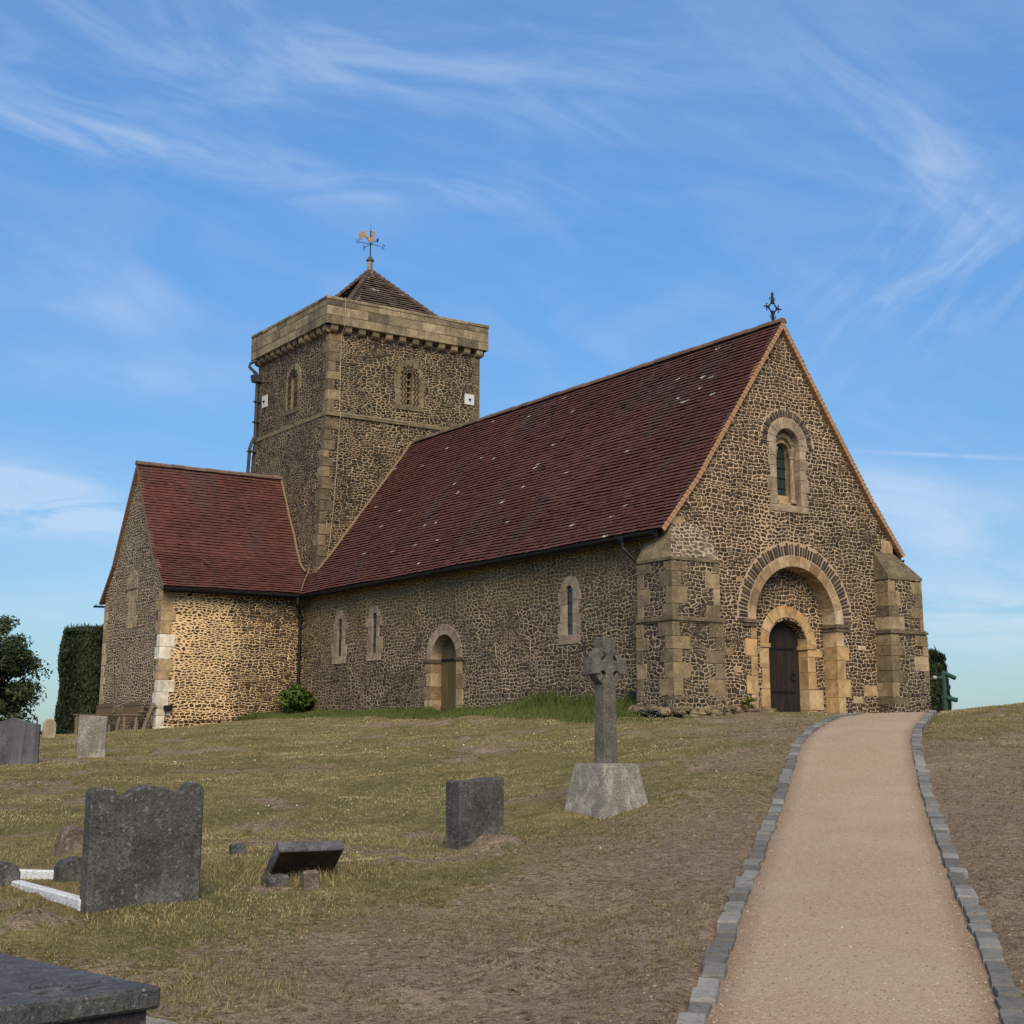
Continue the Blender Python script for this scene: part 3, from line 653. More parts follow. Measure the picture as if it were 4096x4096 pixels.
def jamb(mb, fr, x0, z0, z1, ws, side, hs, w0, w1, bev=.008, rr=None, jit=.03):
    """stacked jamb stones; side=-1 extends to -u from x0"""
    z = z0; i = 0
    while z < z1-.02:
        h = min(random.uniform(*hs), z1-z)
        if z1-z-h < .1: h = z1-z
        w = ws[i % len(ws)]+random.uniform(-jit, jit)
        xa, xb = (x0-w, x0) if side < 0 else (x0, x0+w)
        mb.prism([(xa, z+.003), (xb, z+.003), (xb, z+h-.003), (xa, z+h-.003)], fr, w0, w1+random.uniform(-.002, .004), bev=bev, r=rr and (random.uniform(*rr), random.random()))
        z += h; i += 1
def slivers(mb, fr, cx, zs, r0, r1, a0, a1, n, w0=-.05, w1=.012, rz=1.0):
    for i in range(n):
        A = a0+(a1-a0)*(i+.5+random.uniform(-.12, .12))/n; hw = (a1-a0)/n*random.uniform(.34, .45); b = r1+random.uniform(-.05, .03); a = r0+random.uniform(0, .02)
        P = lambda r_, t_: (cx-r_*math.cos(t_), zs+r_*rz*math.sin(t_))
        mb.prism([P(a, A-hw), P(a, A+hw), P(b, A+hw*.9), P(b, A-hw*.9)], fr, w0, w1+random.uniform(0, .008), bev=.005)

EAVE, RIDGE, WN = 4.19, 9.85, 7.6
XM = 3.8
# --- west front wall with the great arch recess and the gable window cut through
gable = [(0, -.9), (WN, -.9), (WN, 4.45), (6.85, 5.28), (XM, 9.70), (.75, 5.28), (0, 4.45)]
mb = MB(); mb.wall(FR_W, gable, [arch(4.01, 1.40, -.3, 2.22, 24), arch(3.91, .43, 5.09, 6.67, 16)], .5)
west = mb.build('west_wall', M['west'], church)
# recess wall inside the great arch
FR_W2 = fr_w(.45)
mb = MB(); mb.wall(FR_W2, arch(4.01, 1.42, -.4, 2.22, 24), [arch(4.13, .69, -.3, 1.62, 18)], .4)
mb.build('tympanum_wall', M['west'], church)
# --- great arch
ga = empty('great_arch', (0, 0, 0)); ga.parent = church
mb = MB(); ringblocks(mb, FR_W, 4.01, 2.22, 1.365, 1.62, 13, -.45, .015, jit=.012)
mb.build('arch_ring', M['buff'], ga)
for side, x0 in ((-1, 2.645), (1, 5.375)):
    mb = MB(); jamb(mb, FR_W, x0, -.35, 2.05, (.42, .26) if side > 0 else (.36, .2), side, (.30, .48), -.45, .015)
    mb.build('jamb', M['warm'], ga)
    mb = MB()
    a, b = (x0-.42, x0+.03) if side < 0 else (x0-.03, x0+.44)
    mb.prism([(a, 2.05), (b, 2.05), (b, 2.14), (a, 2.14)], FR_W, -.45, .05, r=(.1, .5)); mb.prism([(a-.03, 2.14), (b+.03 if side < 0 else b+.03, 2.14), (b+.03, 2.22), (a-.03, 2.22)], FR_W, -.45, .08, r=(.05, .2))
    mb.build('impost', M['quoin'], ga)
mb = MB(); slivers(mb, FR_W, 4.01, 2.22, 1.64, 1.93, R(-2), R(182), 62); mb.build('relieving_stones', M['sliver'], ga)
mb = MB(); mb.prism([(4.01-1.98*math.cos(R(180*i/30)), 2.22+1.98*math.sin(R(180*i/30))) for i in range(31)]+[(4.01-1.62*math.cos(R(180-180*i/30)), 2.22+1.62*math.sin(R(180-180*i/30))) for i in range(31)], FR_W, -.04, .004, r=(.5, .5))
mb.build('arch_mortar', M['mortar'], ga)
# --- west door
wd_ = empty('door', (0, 0, 0)); wd_.parent = church
wd_['label'] = 'dark oak west door under the great arch'
mb = MB(); ringblocks(mb, FR_W2, 4.13, 1.70, .665, .95, 8, -.33, .02, jit=.02, bev=.012); mb.build('arch_ring', M['warm'], wd_)
for side, x0 in ((-1, 3.465), (1, 4.795)):
    mb = MB(); jamb(mb, FR_W2, x0, -.35, 1.60, (.27, .28) if side < 0 else (.28, .50, .30), side, (.36, .52), -.33, .02, bev=.012); mb.build('jamb', M['warm'], wd_)
    mb = MB(); a, b = (x0-.30, x0+.04) if side < 0 else (x0-.04, x0+.30)
    mb.prism([(a, 1.60), (b, 1.60), (b, 1.70), (a, 1.70)], FR_W2, -.33, .05, bev=.015, r=(.5, .5)); mb.build('impost', M['warm'], wd_)
FR_D = fr_w(.77)
mb = MB()
for i in range(6):
    x0 = 3.44+i*.232; x1 = x0+.226; top = []
    for k in range(5):
        x = x0+(x1-x0)*k/4; top.append((x, 1.70+math.sqrt(max(0, .69**2-(x-4.13)**2))))
    mb.prism([(x0, -.3), (x1, -.3)]+top[::-1], FR_D, -.05, random.uniform(0, .008), bev=.006)
mb.build('door_leaf', M['doorw'], wd_)
for z in (.52, 1.58):
    mb = MB(); mb.prism([(3.47, z), (4.62, z+.01), (4.66, z+.035), (4.62, z+.06), (3.47, z+.07)], FR_D, 0, .022, bev=.004); mb.build('strap_hinge', M['iron'], wd_)
mb = MB(); mb.tube([(4.56+.075*math.cos(R(a)), .735, .92+.085*math.sin(R(a))) for a in range(0, 361, 30)], .011, 6); mb.prism([(4.53, 1.0), (4.59, 1.0), (4.59, 1.06), (4.53, 1.06)], FR_D, 0, .03); mb.build('ring_handle', M['iron'], wd_)

# --- gable window
wn = empty('window', (0, 0, 0)); wn.parent = church
wn['label'] = 'tall round-headed gable window with nook shafts'
mb = MB(); ringblocks(mb, FR_W, 3.91, 6.67, .41, .67, 9, -.28, .02, jit=.02)
for side, x0 in ((-1, 3.50), (1, 4.32)): jamb(mb, FR_W, x0, 5.11, 6.67, (.22, .30), side, (.22, .36), -.28, .02)
mb.prism([(3.24, 4.94), (4.58, 4.94), (4.58, 5.11), (3.24, 5.11)], FR_W, -.30, .02, bev=.01)
mb.build('surround', M['greybuff'], wn)
FR_V = fr_w(.26)
mb = MB(); mb.wall(FR_V, arch(3.91, .43, 5.05, 6.67, 16), [arch(3.99, .25, 5.40, 6.52, 14)], .2, r=(.6, .4))
mb.prism([(3.5, 5.09), (4.32, 5.09), (4.32, 5.22), (3.5, 5.22)], FR_V, -.1, .10, bev=.03)
mb.build('inner_order', M['buff'], wn)
mb = MB(); ringblocks(mb, FR_V, 3.95, 6.58, .30, .41, 7, -.02, .10, bev=.02)
zz = [(3.95-(.33 if i % 2 else .40)*math.cos(R(12*i)), .15, 6.58+(.33 if i % 2 else .40)*math.sin(R(12*i))) for i in range(16)]
mb.tube(zz, .013, 5); mb.build('chevron_arch', M['greybuff'], wn)
for x in (3.60, 4.21):
    mb = MB(); mb.lathe([(.09, 5.20), (.09, 5.25), (.065, 5.30), (.062, 6.33), (.085, 6.35), (.068, 6.39), (.11, 6.54), (.12, 6.60)], (x, .17, 0), 14, r=(.3, .5)); mb.build('nook_shaft', M['greybuff'], wn, smooth=False)
mb = MB(); mb.wall(fr_w(.44), arch(3.99, .27, 5.36, 6.52, 14)); mb.build('glass', M['glass'], wn)
for z in (5.62, 5.88, 6.14, 6.40):
    mb = MB(); mb.tube([(3.74, .425, z), (4.24, .425, z)], .008, 5); mb.build('saddle_bar', M['iron'], wn)
mb = MB(); slivers(mb, FR_W, 3.91, 6.67, .69, .90, R(-5), R(185), 46); mb.build('relieving_stones', M['sliver'], wn)
mb = MB(); mb.prism([(3.91-.93*math.cos(R(6*i)), 6.67+.93*math.sin(R(6*i))) for i in range(31)]+[(3.91-.66*math.cos(R(180-6*i)), 6.67+.66*math.sin(R(180-6*i))) for i in range(31)], FR_W, -.04, .004, r=(.5, .5)); mb.build('arch_mortar', M['mortar'], wn)
# --- scattered buff stones and bare render in the west front
for u, z, w, h in ((1.62, 1.35, .26, .16), (1.9, .95, .2, .14), (6.3, .45, .5, .28), (6.15, 1.6, .3, .12), (2.05, 3.1, .22, .1), (5.9, .28, .35, .15)):
    mb = MB(); mb.prism([(u+random.uniform(-.02, .02), z), (u+w, z+random.uniform(-.02, .02)), (u+w+random.uniform(-.03, .03), z+h), (u, z+h+random.uniform(-.02, .02))], FR_W, -.05, .008, bev=.006); mb.build('dressed_stone', M['buff'], church)


# --- nave north wall
def contour_window(cy, r, z0, zs, n=12): return arch(-cy, r, z0, zs, n)
FN = fr_n(0)
holes = [contour_window(16.50, .17, 2.00, 3.10), contour_window(14.19, .17, 2.00, 3.12), contour_window(3.98, .18, 1.96, 3.08), arch(-10.04, .71, -.5, 1.66, 16)]
mb = MB(); mb.wall(FN, [(-19.2, -.9), (-.6, -.9), (-.6, 4.6), (-19.2, 4.6)], holes, .45)
mb.build('north_wall', M['nave'], church)
for cy, z0, zs in ((16.50, 2.02, 3.10), (14.19, 2.02, 3.12), (3.98, 1.98, 3.08)):
    w_ = empty('window', (0, 0, 0)); w_.parent = church
    mb = MB(); ringblocks(mb, FN, -cy, zs, .145, .40, 3, -.30, .012, jit=.04, bev=.008, gap=.004, rr=(.2, .9))
    for side in (-1, 1): jamb(mb, FN, -cy+side*.145, z0, zs, (.36, .24), side, (.30, .52), -.30, .012, jit=.05)
    mb.prism([(-cy-.45, z0-.24), (-cy+.43, z0-.24), (-cy+.43, z0), (-cy-.45, z0)], FN, -.30, .025, bev=.01)
    mb.build('surround', M['greybuff'], w_)
    mb = MB(); mb.wall(fr_n(.055), arch(-cy, .165, z0-.05, zs, 12)); mb.build('pane', M['glass'], w_)
    for z in np.linspace(z0+.25, zs, 4):
        mb = MB(); mb.tube([(.045, cy-.15, z), (.045, cy+.15, z)], .007, 5); mb.build('saddle_bar', M['iron'], w_)
nd_ = empty('door', (0, 0, 0)); nd_.parent = church; nd_['label'] = 'narrow olive plank door in the north wall'
mb = MB(); ringblocks(mb, FN, -10.04, 1.66, .68, .98, 11, -.40, .02, jit=.025, bev=.01); mb.build('arch_ring', M['greybuff'], nd_)
for side in (-1, 1):
    mb = MB(); jamb(mb, FN, -10.04+side*.68, -.5, 1.56, (.44, .30, .36), side, (.30, .50), -.40, .02, bev=.01); mb.build('jamb', M['buff'], nd_)
    mb = MB(); a, b = sorted((-10.04+side*.65, -10.04+side*1.10)); mb.prism([(a, 1.56), (b, 1.56), (b, 1.67), (a, 1.67)], FN, -.40, .05, bev=.015, r=(.0, .4)); mb.build('impost', M['quoin'], nd_)
FND = fr_n(.34); mb = MB()
for i in range(7):
    x0 = -10.75+i*.2035; x1 = x0+.198
    top = [(x0+(x1-x0)*k/4, 1.66+math.sqrt(max(0, .70**2-min(.70, abs(x0+(x1-x0)*k/4+10.04))**2))) for k in range(5)]
    mb.prism([(x0, -.5), (x1, -.5)]+top[::-1], FND, -.05, random.uniform(0, .008), bev=.006)
mb.build('door_leaf', M['doorn'], nd_)
for z in (.25, 1.60):
    mb = MB(); mb.prism([(-10.72, z), (-9.36, z), (-9.36, z+.08), (-10.72, z+.08)], FND, 0, .025, bev=.004); mb.build('door_rail', M['doorw'] if z > 1 else M['doorn'], nd_)

# --- south wall of the nave
mb = MB(); mb.wall((V3((WN, 0, 0)), V3((0, 1, 0)), V3((0, 0, 1)), V3((1, 0, 0))), [(.6, -.9), (19.2, -.9), (19.2, 4.6), (.6, 4.6)]); mb.build('south_wall', M['nave'], church)

# --- buttresses
def buttress(x0, x1, mirror):
    b = empty('buttress', (0, 0, 0)); b.parent = church
    y0, y1, zt = -.45, .80, 3.50
    mb = MB(); e = .05
    def ring(z, g): return [(x0-g, y0-g), (x1+g, y0-g), (x1+g, y1+g*.3), (x0-g, y1+g*.3)]
    lv = [(-.9, .09), (.12, .07), (2.02, .03), (2.02, 0), (zt, 0)]
    for (za, ga_), (zb, gb) in zip(lv, lv[1:]):
        A, B = ring(za, ga_), ring(zb, gb)
        for i in range(4):
            j = (i+1) % 4; mb.face([(*A[i], za), (*A[j], za), (*B[j], zb), (*B[i], zb)])
    mb.build('core', M['butt'], b)
    mb = MB(); m3 = MB()      # sloped weathering, hipped at the outer corner
    zi = 4.42
    if not mirror:
        P = [V3((x0-.03, y0-.03, zt)), V3((x1, y0-.03, zt)), V3((x1, 0.02, zi)), V3((.02, .02, zi)), V3((.02, y1, 4.16)), V3((x0-.03, y1, zt))]
        m3.face([P[0], P[1], P[2], P[3]]); mb.face([P[5], P[0], P[3], P[4]], r=(.62, .7)); mb.face([P[1], V3((x1, .02, zt)), P[2]], r=(.4, .1)); mb.face([P[5], P[4], V3((.02, y1, zt))], r=(.5, .2))
    else:
        xo = WN-.02
        P = [V3((x0, y0-.03, zt)), V3((x1+.03, y0-.03, zt)), V3((xo, .02, zi-.2)), V3((x0-.0, .02, zi-.2)), V3((xo, y1, 4.12)), V3((x1+.03, y1, zt))]
        mb.face([P[0], P[1], P[2], P[3]], r=(.15, .3)); mb.face([P[1], P[5], P[4], P[2]], r=(.5, .7)); mb.face([P[0], P[3], V3((x0, .02, zt))], r=(.4, .1)); mb.face([P[5], V3((xo, y1, zt)), P[4]], r=(.5, .2))
    mb.box((x0-.03, y0-.03, zt-.07), (x1+.02, y1, zt-.001), r=(.35, .6))
    mb.build('weathering', M['quoin'], b)
    if m3.f: m3.build('rubble_slope', M['lichrub'], b)
    mb = MB()      # string moulding
    for i, (g, za, zb) in enumerate(((.05, 2.00, 2.045), (.085, 2.045, 2.105), (.05, 2.105, 2.14))):
        mb.box((x0-g, y0-g, za), (x1+g, y1+.02, zb), r=(.1+.1*i, .5))
    mb.build('string_course', M['quoin'], b)
    mb = MB()      # quoin stones on the three free edges
    def col(z0, z1, g):
        z = z0; i = random.randint(0, 1)
        while z < z1-.08:
            h = min(random.uniform(.24, .42), z1-z)
            L1, L2 = (.44, .22) if i % 2 else (.22, .40)
            L1 += random.uniform(-.10, .12); L2 += random.uniform(-.05, .06); p = g+.012
            mb.bevbox((x0-p, y0-p, z+.003), (x0+L1, y0+L2, z+h-.003), .008) if not mirror else mb.bevbox((x0-p, y0-p, z+.003), (x0+L1, .02, z+h-.003), .008)
            L = (.20 if i % 2 else .42)+random.uniform(-.08, .1)
            if random.random() < .85: mb.bevbox((x1-L, y0-p, z+.003), (x1+p, y0+.3, z+h-.003), .008)
            L = (.42 if i % 2 else .20)+random.uniform(-.08, .08)
            if not mirror: mb.bevbox((x0-p, y1-L, z+.003), (x0+.2, y1+.012, z+h-.003), .008)
            else: mb.bevbox((x1-.2, y1-L, z+.003), (x1+p, y1+.012, z+h-.003), .008)
            z += h; i += 1
    col(-.6, 2.0, .055); col(2.14, zt-.1, 0)
    mb.build('quoins', M['quoin'], b)
    return b
buttress(-.35, 1.08, False); buttress(6.87, 8.13, True)
# kneelers above buttresses
mb = MB(); mb.bevbox((-.02, -.015, 3.9), (.42, .3, 4.50), .01, (.55, .4)); mb.build('kneeler', M['buff'], church)
mb = MB(); mb.bevbox((7.2, -.015, 3.9), (7.62, .3, 4.50), .01, (.6, .2)); mb.build('kneeler', M['buff'], church)
# rough footing stones at the base
def rough_stone(mb, c, s, seed, n=7):
    rg = random.Random(seed); pts = []
    for i in range(n+1):
        ph = math.pi*i/n; row = []
        for k in range(9):
            th = 2*math.pi*k/9; j = 1+rg.uniform(-.16, .16)
            row.append(V3((c[0]+s[0]*math.sin(ph)*math.cos(th)*j, c[1]+s[1]*math.sin(ph)*math.sin(th)*j, c[2]+s[2]*math.cos(ph)*j)))
        pts.append(row)
    r = (rg.random()**1.8*.9, rg.random())
    for i in range(n):
        for k in range(9):
            j = (k+1) % 9
            if i == 0: mb.face([pts[0][0], pts[1][k], pts[1][j]], r=r)
            elif i == n-1: mb.face([pts[i][k], pts[n][0], pts[i][j]], r=r)
            else: mb.face([pts[i][k], pts[i+1][k], pts[i+1][j], pts[i][j]], r=r)
mb = MB()
for i in range(80):
    x = random.uniform(-.55, 3.0); y = -.55-random.uniform(0, .30)*(1 if x < 1.2 else .7)+(.42 if x > 1.25 else 0)
    rough_stone(mb, (x, y, random.uniform(-.12, .10)), (random.uniform(.06, .15), random.uniform(.06, .12), random.uniform(.05, .10)), i)
for i in range(10): rough_stone(mb, (-.52+random.uniform(-.08, .05), random.uniform(-.5, .8), random.uniform(-.05, .08)), (.12, .16, .1), 90+i)
for i in range(12): rough_stone(mb, (random.uniform(5.6, 8.3), random.uniform(-.62, -.5), -.06), (.16, .1, .07), 120+i)
mb.build('footing', M['quoin'], church)

# --- roofs
def roof_slope(mb, prof, along, lims, tw=.165, gauge=.122, th=.034, seed=1, jit=.006):
    """prof: [(P3 at along=0)...] from eave to ridge; along: unit vector; lims(frac) -> (a0,a1)"""
    rg = random.Random(seed)
    prof = [V3(p) for p in prof]; seg = [(prof[i+1]-prof[i]).length for i in range(len(prof)-1)]; tot = sum(seg)
    up0 = V3((0, 0, 1))
    def pos(s):
        s = max(0, s)
        for i, L in enumerate(seg):
            if s <= L or i == len(seg)-1:
                d = (prof[i+1]-prof[i])/L; n = along.cross(d)
                if n.z < 0: n = -n
                return prof[i]+d*s, n, d
            s -= L
    nC = int(tot/gauge)+1; g = tot/nC
    for c in range(nC):
        s0, s1 = c*g, (c+1)*g
        a0, a1 = lims((s0+s1)/2/tot)
        if a1-a0 < .02: continue
        p0, n0, d0 = pos(s0+1e-4); p1, n1, d1 = pos(s1-1e-4)
        off = (c % 2)*.5*tw; k0 = math.floor((a0-off)/tw); k1 = math.ceil((a1-off)/tw)
        for k in range(k0, k1):
            xa = max(a0, off+k*tw+.0015); xb = min(a1, off+(k+1)*tw-.0015)
            if xb-xa < .01: continue
            wob = .010*math.sin(xa*.9+c*.13)+.006*math.sin(xa*2.3+c*.7)
            ls = rg.uniform(-jit, jit); lt = th*rg.uniform(.75, 1.25)+(rg.random() < .03)*.012
            sag = V3((0, 0, wob))
            ub = d0*(ls+th*1.1); A0 = p0+ub+along*xa+sag; B0 = p0+ub+along*xb+sag; At = p0+d0*ls+along*xa+sag; Bt = p0+d0*ls+along*xb+sag; A1 = p1+along*xa+n1*.002+sag; B1 = p1+along*xb+n1*.002+sag
            la = lt*rg.uniform(.85, 1.1)
            r = (rg.random(), rg.random())
            mb.face([At+n0*lt, Bt+n0*la, B1, A1], uv=[(xa, s0), (xb, s0), (xb, s1), (xa, s1)], r=r)
            mb.face([A0, B0, Bt+n0*la, At+n0*lt], uv=[(xa, s0-.03), (xb, s0-.03), (xb, s0), (xa, s0)], r=(r[0]*.3, 0))  # front edge toned darker: shading of the course gaps put into the colour
    return pos
def zprof(p): return p
E0 = -.35
nv_n = [(E0, 0, EAVE), (.75, 0, 5.50), (XM, 0, RIDGE)]; nv_s = [(WN+.35, 0, EAVE-.05), (WN-.75, 0, 5.48), (XM, 0, RIDGE)]
def lim_n(f):
    # valley with the transept roof up to the tower corner, then the tower's west face
    tot = math.hypot(1.10, 1.31)+math.hypot(3.05, 4.35); s = f*tot; l0 = math.hypot(1.10, 1.31)
    x = E0+1.10*s/l0 if s < l0 else .75+3.05*(s-l0)/(tot-l0)
    return (-.12, 18.78+(x-E0) if x < .5 else 18.95)
nr = empty('roof', (0, 0, 0)); nr.parent = church; nr['label'] = 'long dark red nave roof'
mb = MB(); roof_slope(mb, nv_n, V3((0, 1, 0)), lim_n, seed=3); roof_slope(mb, nv_s, V3((0, 1, 0)), lambda f: (-.12, 18.95), seed=4)
mb.build('tiles', M['tile'], nr)
mb = MB()    # boarding under the tiles
for P in (nv_n, nv_s):
    for a, b in zip(P, P[1:]): mb.face([(a[0], -.10, a[2]-.03), (a[0], 18.7, a[2]-.03), (b[0], 18.7, b[2]-.03), (b[0], -.10, b[2]-.03)])
mb.build('boarding', M['fascia'], nr)
def ridge_row(mb, a, b, rad=.13, L=.42, seed=5):
    rg = random.Random(seed); a = V3(a); b = V3(b); d = (b-a).normalized(); n = int((b-a).length/L); sd = d.cross(V3((0, 0, 1))).normalized()
    for i in range(n):
        p = a+d*(i*L); q = a+d*((i+1)*L-.01); dz = V3((0, 0, rg.uniform(-.008, .01))); r = (rg.random(), rg.random()*.95)
        for k in range(6):
            t0, t1 = R(-15+35*k), R(-15+35*(k+1))
            f = lambda t_, rr: sd*rr*math.cos(t_)+V3((0, 0, rr*.85*math.sin(t_)))
            mb.face([p+f(t0, rad)+dz, q+f(t0, rad*.94)+dz, q+f(t1, rad*.94)+dz, p+f(t1, rad)+dz], uv=[(i*L, k*.08), ((i+1)*L, k*.08), ((i+1)*L, k*.08+.08), (i*L, k*.08+.08)], r=r)
        mb.face([p+f(R(-15+35*k), rad)+dz for k in range(7)], r=(0, 0))
mb = MB(); ridge_row(mb, (XM, -.14, RIDGE-.02), (XM, 18.6, RIDGE-.02)); mb.build('ridge_tiles', M['ridge'], nr)
mb = MB()    # verge: undercloak tiles bedded in orange mortar on both gable edges
for P in (nv_n, nv_s):
    for a, b in zip(P, P[1:]):
        a_, b_ = V3((a[0], -.13, a[2])), V3((b[0], -.13, b[2])); d = b_-a_; L = d.length; d /= L; nn = V3((-d.z, 0, d.x)) if d.x > 0 else V3((d.z, 0, -d.x))
        k = int(L/.125)
        for i in range(k):
            p = a_+d*(i*L/k); q_ = a_+d*((i+1)*L/k-.012); lo = -nn*.11
            dy = V3((0, random.uniform(-.006, .004), 0))
            mb.face([p+lo+dy, q_+lo+dy, q_-nn*.005+dy, p+nn*.012+dy]); mb.face([p+lo+dy, q_+lo+dy, q_+lo+V3((0, .14, 0)), p+lo+V3((0, .14, 0))]); mb.face([p+nn*.012+dy, q_-nn*.005+dy, q_-nn*.005+V3((0, .14, 0)), p+nn*.012+V3((0, .14, 0))])
mb.build('verge', M['verge'], nr)
def gutter(name_parent, pts, rad=.065, out=V3((-1, 0, 0))):
    g_ = empty('gutter', (0, 0, 0)); g_.parent = name_parent
    mb = MB(); pts = [V3(p) for p in pts]; d = (pts[1]-pts[0]).normalized(); n = max(2, int((pts[1]-pts[0]).length/1.8)); prev = None
    P = [pts[0].lerp(pts[1], i/n)+V3((0, 0, random.uniform(-.012, .012))) for i in range(n+1)]
    for i in range(n):
        for k in range(8):
            t0, t1 = math.pi+math.pi*k/8, math.pi+math.pi*(k+1)/8
            f = lambda t_: out*(rad*math.cos(t_)*-1)+V3((0, 0, rad*math.sin(t_)))
            mb.face([P[i]+f(t0), P[i+1]+f(t0), P[i+1]+f(t1), P[i]+f(t1)])
    mb.build('trough', M['black'], g_)
    for i in range(n+1):
        m2 = MB()
        m2.tube([P[i]+out*(rad+.004)*math.cos(t_)*-1+V3((0, 0, (rad+.006)*math.sin(t_))) for t_ in np.linspace(math.pi, 2*math.pi, 8)], .012, 5)
        m2.tube([P[i]+out*-.05, P[i]+out*-.30+V3((0, 0, .02))], .012, 5); m2.build('bracket', M['black'], g_)
    return g_
gutter(church, [(E0-.035, .15, EAVE-.05), (E0-.035, 18.72, EAVE-.06)])
gutter(church, [(WN+.39, .0, EAVE-.16), (WN+.39, 18.6, EAVE-.16)], out=V3((1, 0, 0)))
mb = MB(); mb.box((E0+.03, .1, EAVE-.17), (E0+.07, 18.8, EAVE-.02)); mb.face([(E0+.03, .1, EAVE-.16), (E0+.03, 18.8, EAVE-.16), (.05, 18.8, EAVE-.10), (.05, .1, EAVE-.10)])
mb.box((WN+.30, .0, EAVE-.18), (WN+.34, 18.8, EAVE-.04)); mb.face([(WN+.30, 0, EAVE-.17), (WN+.30, 18.8, EAVE-.17), (WN-.05, 18.8, EAVE-.1), (WN-.05, 0, EAVE-.1)])
mb.build('eaves_board', M['fascia'], church)
dp = empty('downpipe', (0, 0, 0)); dp.parent = church
mb = MB(); mb.tube([(-.40, 1.28, EAVE-.08), (-.40, 1.28, 3.86), (-.36, 1.22, 3.80), (-.12, 1.02, 3.45), (-.09, 1.0, 3.38), (-.09, 1.0, .2)], .045, 10); mb.box((-.47, 1.21, EAVE-.16), (-.33, 1.35, EAVE-.04)); mb.build('pipe', M['black'], dp)

# --- tower
TXN, TXS, TYW, TYE = .42, 6.69, 18.64, 24.55
tw = empty('tower', (0, 0, 0)); tw.parent = church
mb = MB()
ZS = 10.47
def tcorn(z):
    if z >= ZS: return [(TXN, TYW), (TXS, TYW), (TXS, TYE), (TXN, TYE)]
    k = (ZS-z)/(ZS-4.6)
    return [(TXN-.08-.02*k, TYW-.04+.36*k), (TXS+.08, TYW-.04+.1*k), (TXS+.15, TYE+.08+.2*k), (TXN-.08-.22*k, TYE+.08+.2*k)]
def tface(mbx, i, za, zb, holes=(), depth=.5):
    A, B = tcorn(za), tcorn(zb)
    j = (i+1) % 4
    if not holes:
        mbx.face([(*A[i], za), (*A[j], za), (*B[j], zb), (*B[i], zb)])
FT_W = fr_w(TYW); FT_N = fr_n(TXN)
mb.wall(FT_W, [(TXN, ZS), (TXS, ZS), (TXS, 13.9), (TXN, 13.9)], [arch(3.68, .115, 11.20, 12.33, 8)], .6)
mb.wall(FT_N, [(-TYE, ZS), (-TYW, ZS), (-TYW, 13.9), (-TYE, 13.9)], [arch(-21.42, .115, 11.20, 12.33, 8)], .6)
tface(mb, 1, ZS, 13.9); tface(mb, 2, ZS, 13.9)
for i in range(4): tface(mb, i, 4.0, ZS-.0005)
for i in (1, 2, 3): mb.face([(*tcorn(4)[i], 4.0), (*tcorn(4)[(i+1) % 4], 4.0), (*tcorn(4)[(i+1) % 4], -.9), (*tcorn(4)[i], -.9)])
mb.build('walls', M['tower'], tw)
mb = MB()
for g, za, zb in ((.10, ZS-.02, ZS+.07), (.05, ZS+.07, ZS+.15)):
    mb.box((TXN-g, TYW-g, za), (TXS+g, TYE+g, zb), r=(.6, .3))
mb.build('string_course', M['quoin'], tw)
mb = MB()
def tq(z0, z1, nw_only=False):
    z = z0; i = 0
    while z < z1-.1:
        h = min(random.uniform(.26, .44), z1-z); cc = tcorn(z+h/2); p = .014
        L1, L2 = ((.42, .26) if i % 2 else (.27, .40))
        L1 += random.uniform(-.08, .10); L2 += random.uniform(-.05, .07)
        x, y = cc[0]; mb.bevbox((x-p, y-p, z+.004), (x+L1, y+L2, z+h-.004), .01)
        x, y = cc[1]; mb.bevbox((x-L1*.75, y-p, z+.004), (x+p, y+L2, z+h-.004), .01, (random.random()*.4, random.random()))
        x, y = cc[3]; mb.bevbox((x-p, y-L2, z+.004), (x+L1, y+p, z+h-.004), .01, (random.random()*.4, random.random()))
        z += h; i += 1
tq(4.6, ZS-.03); tq(ZS+.15, 13.42); mb.build('quoins', M['quoin'], tw)
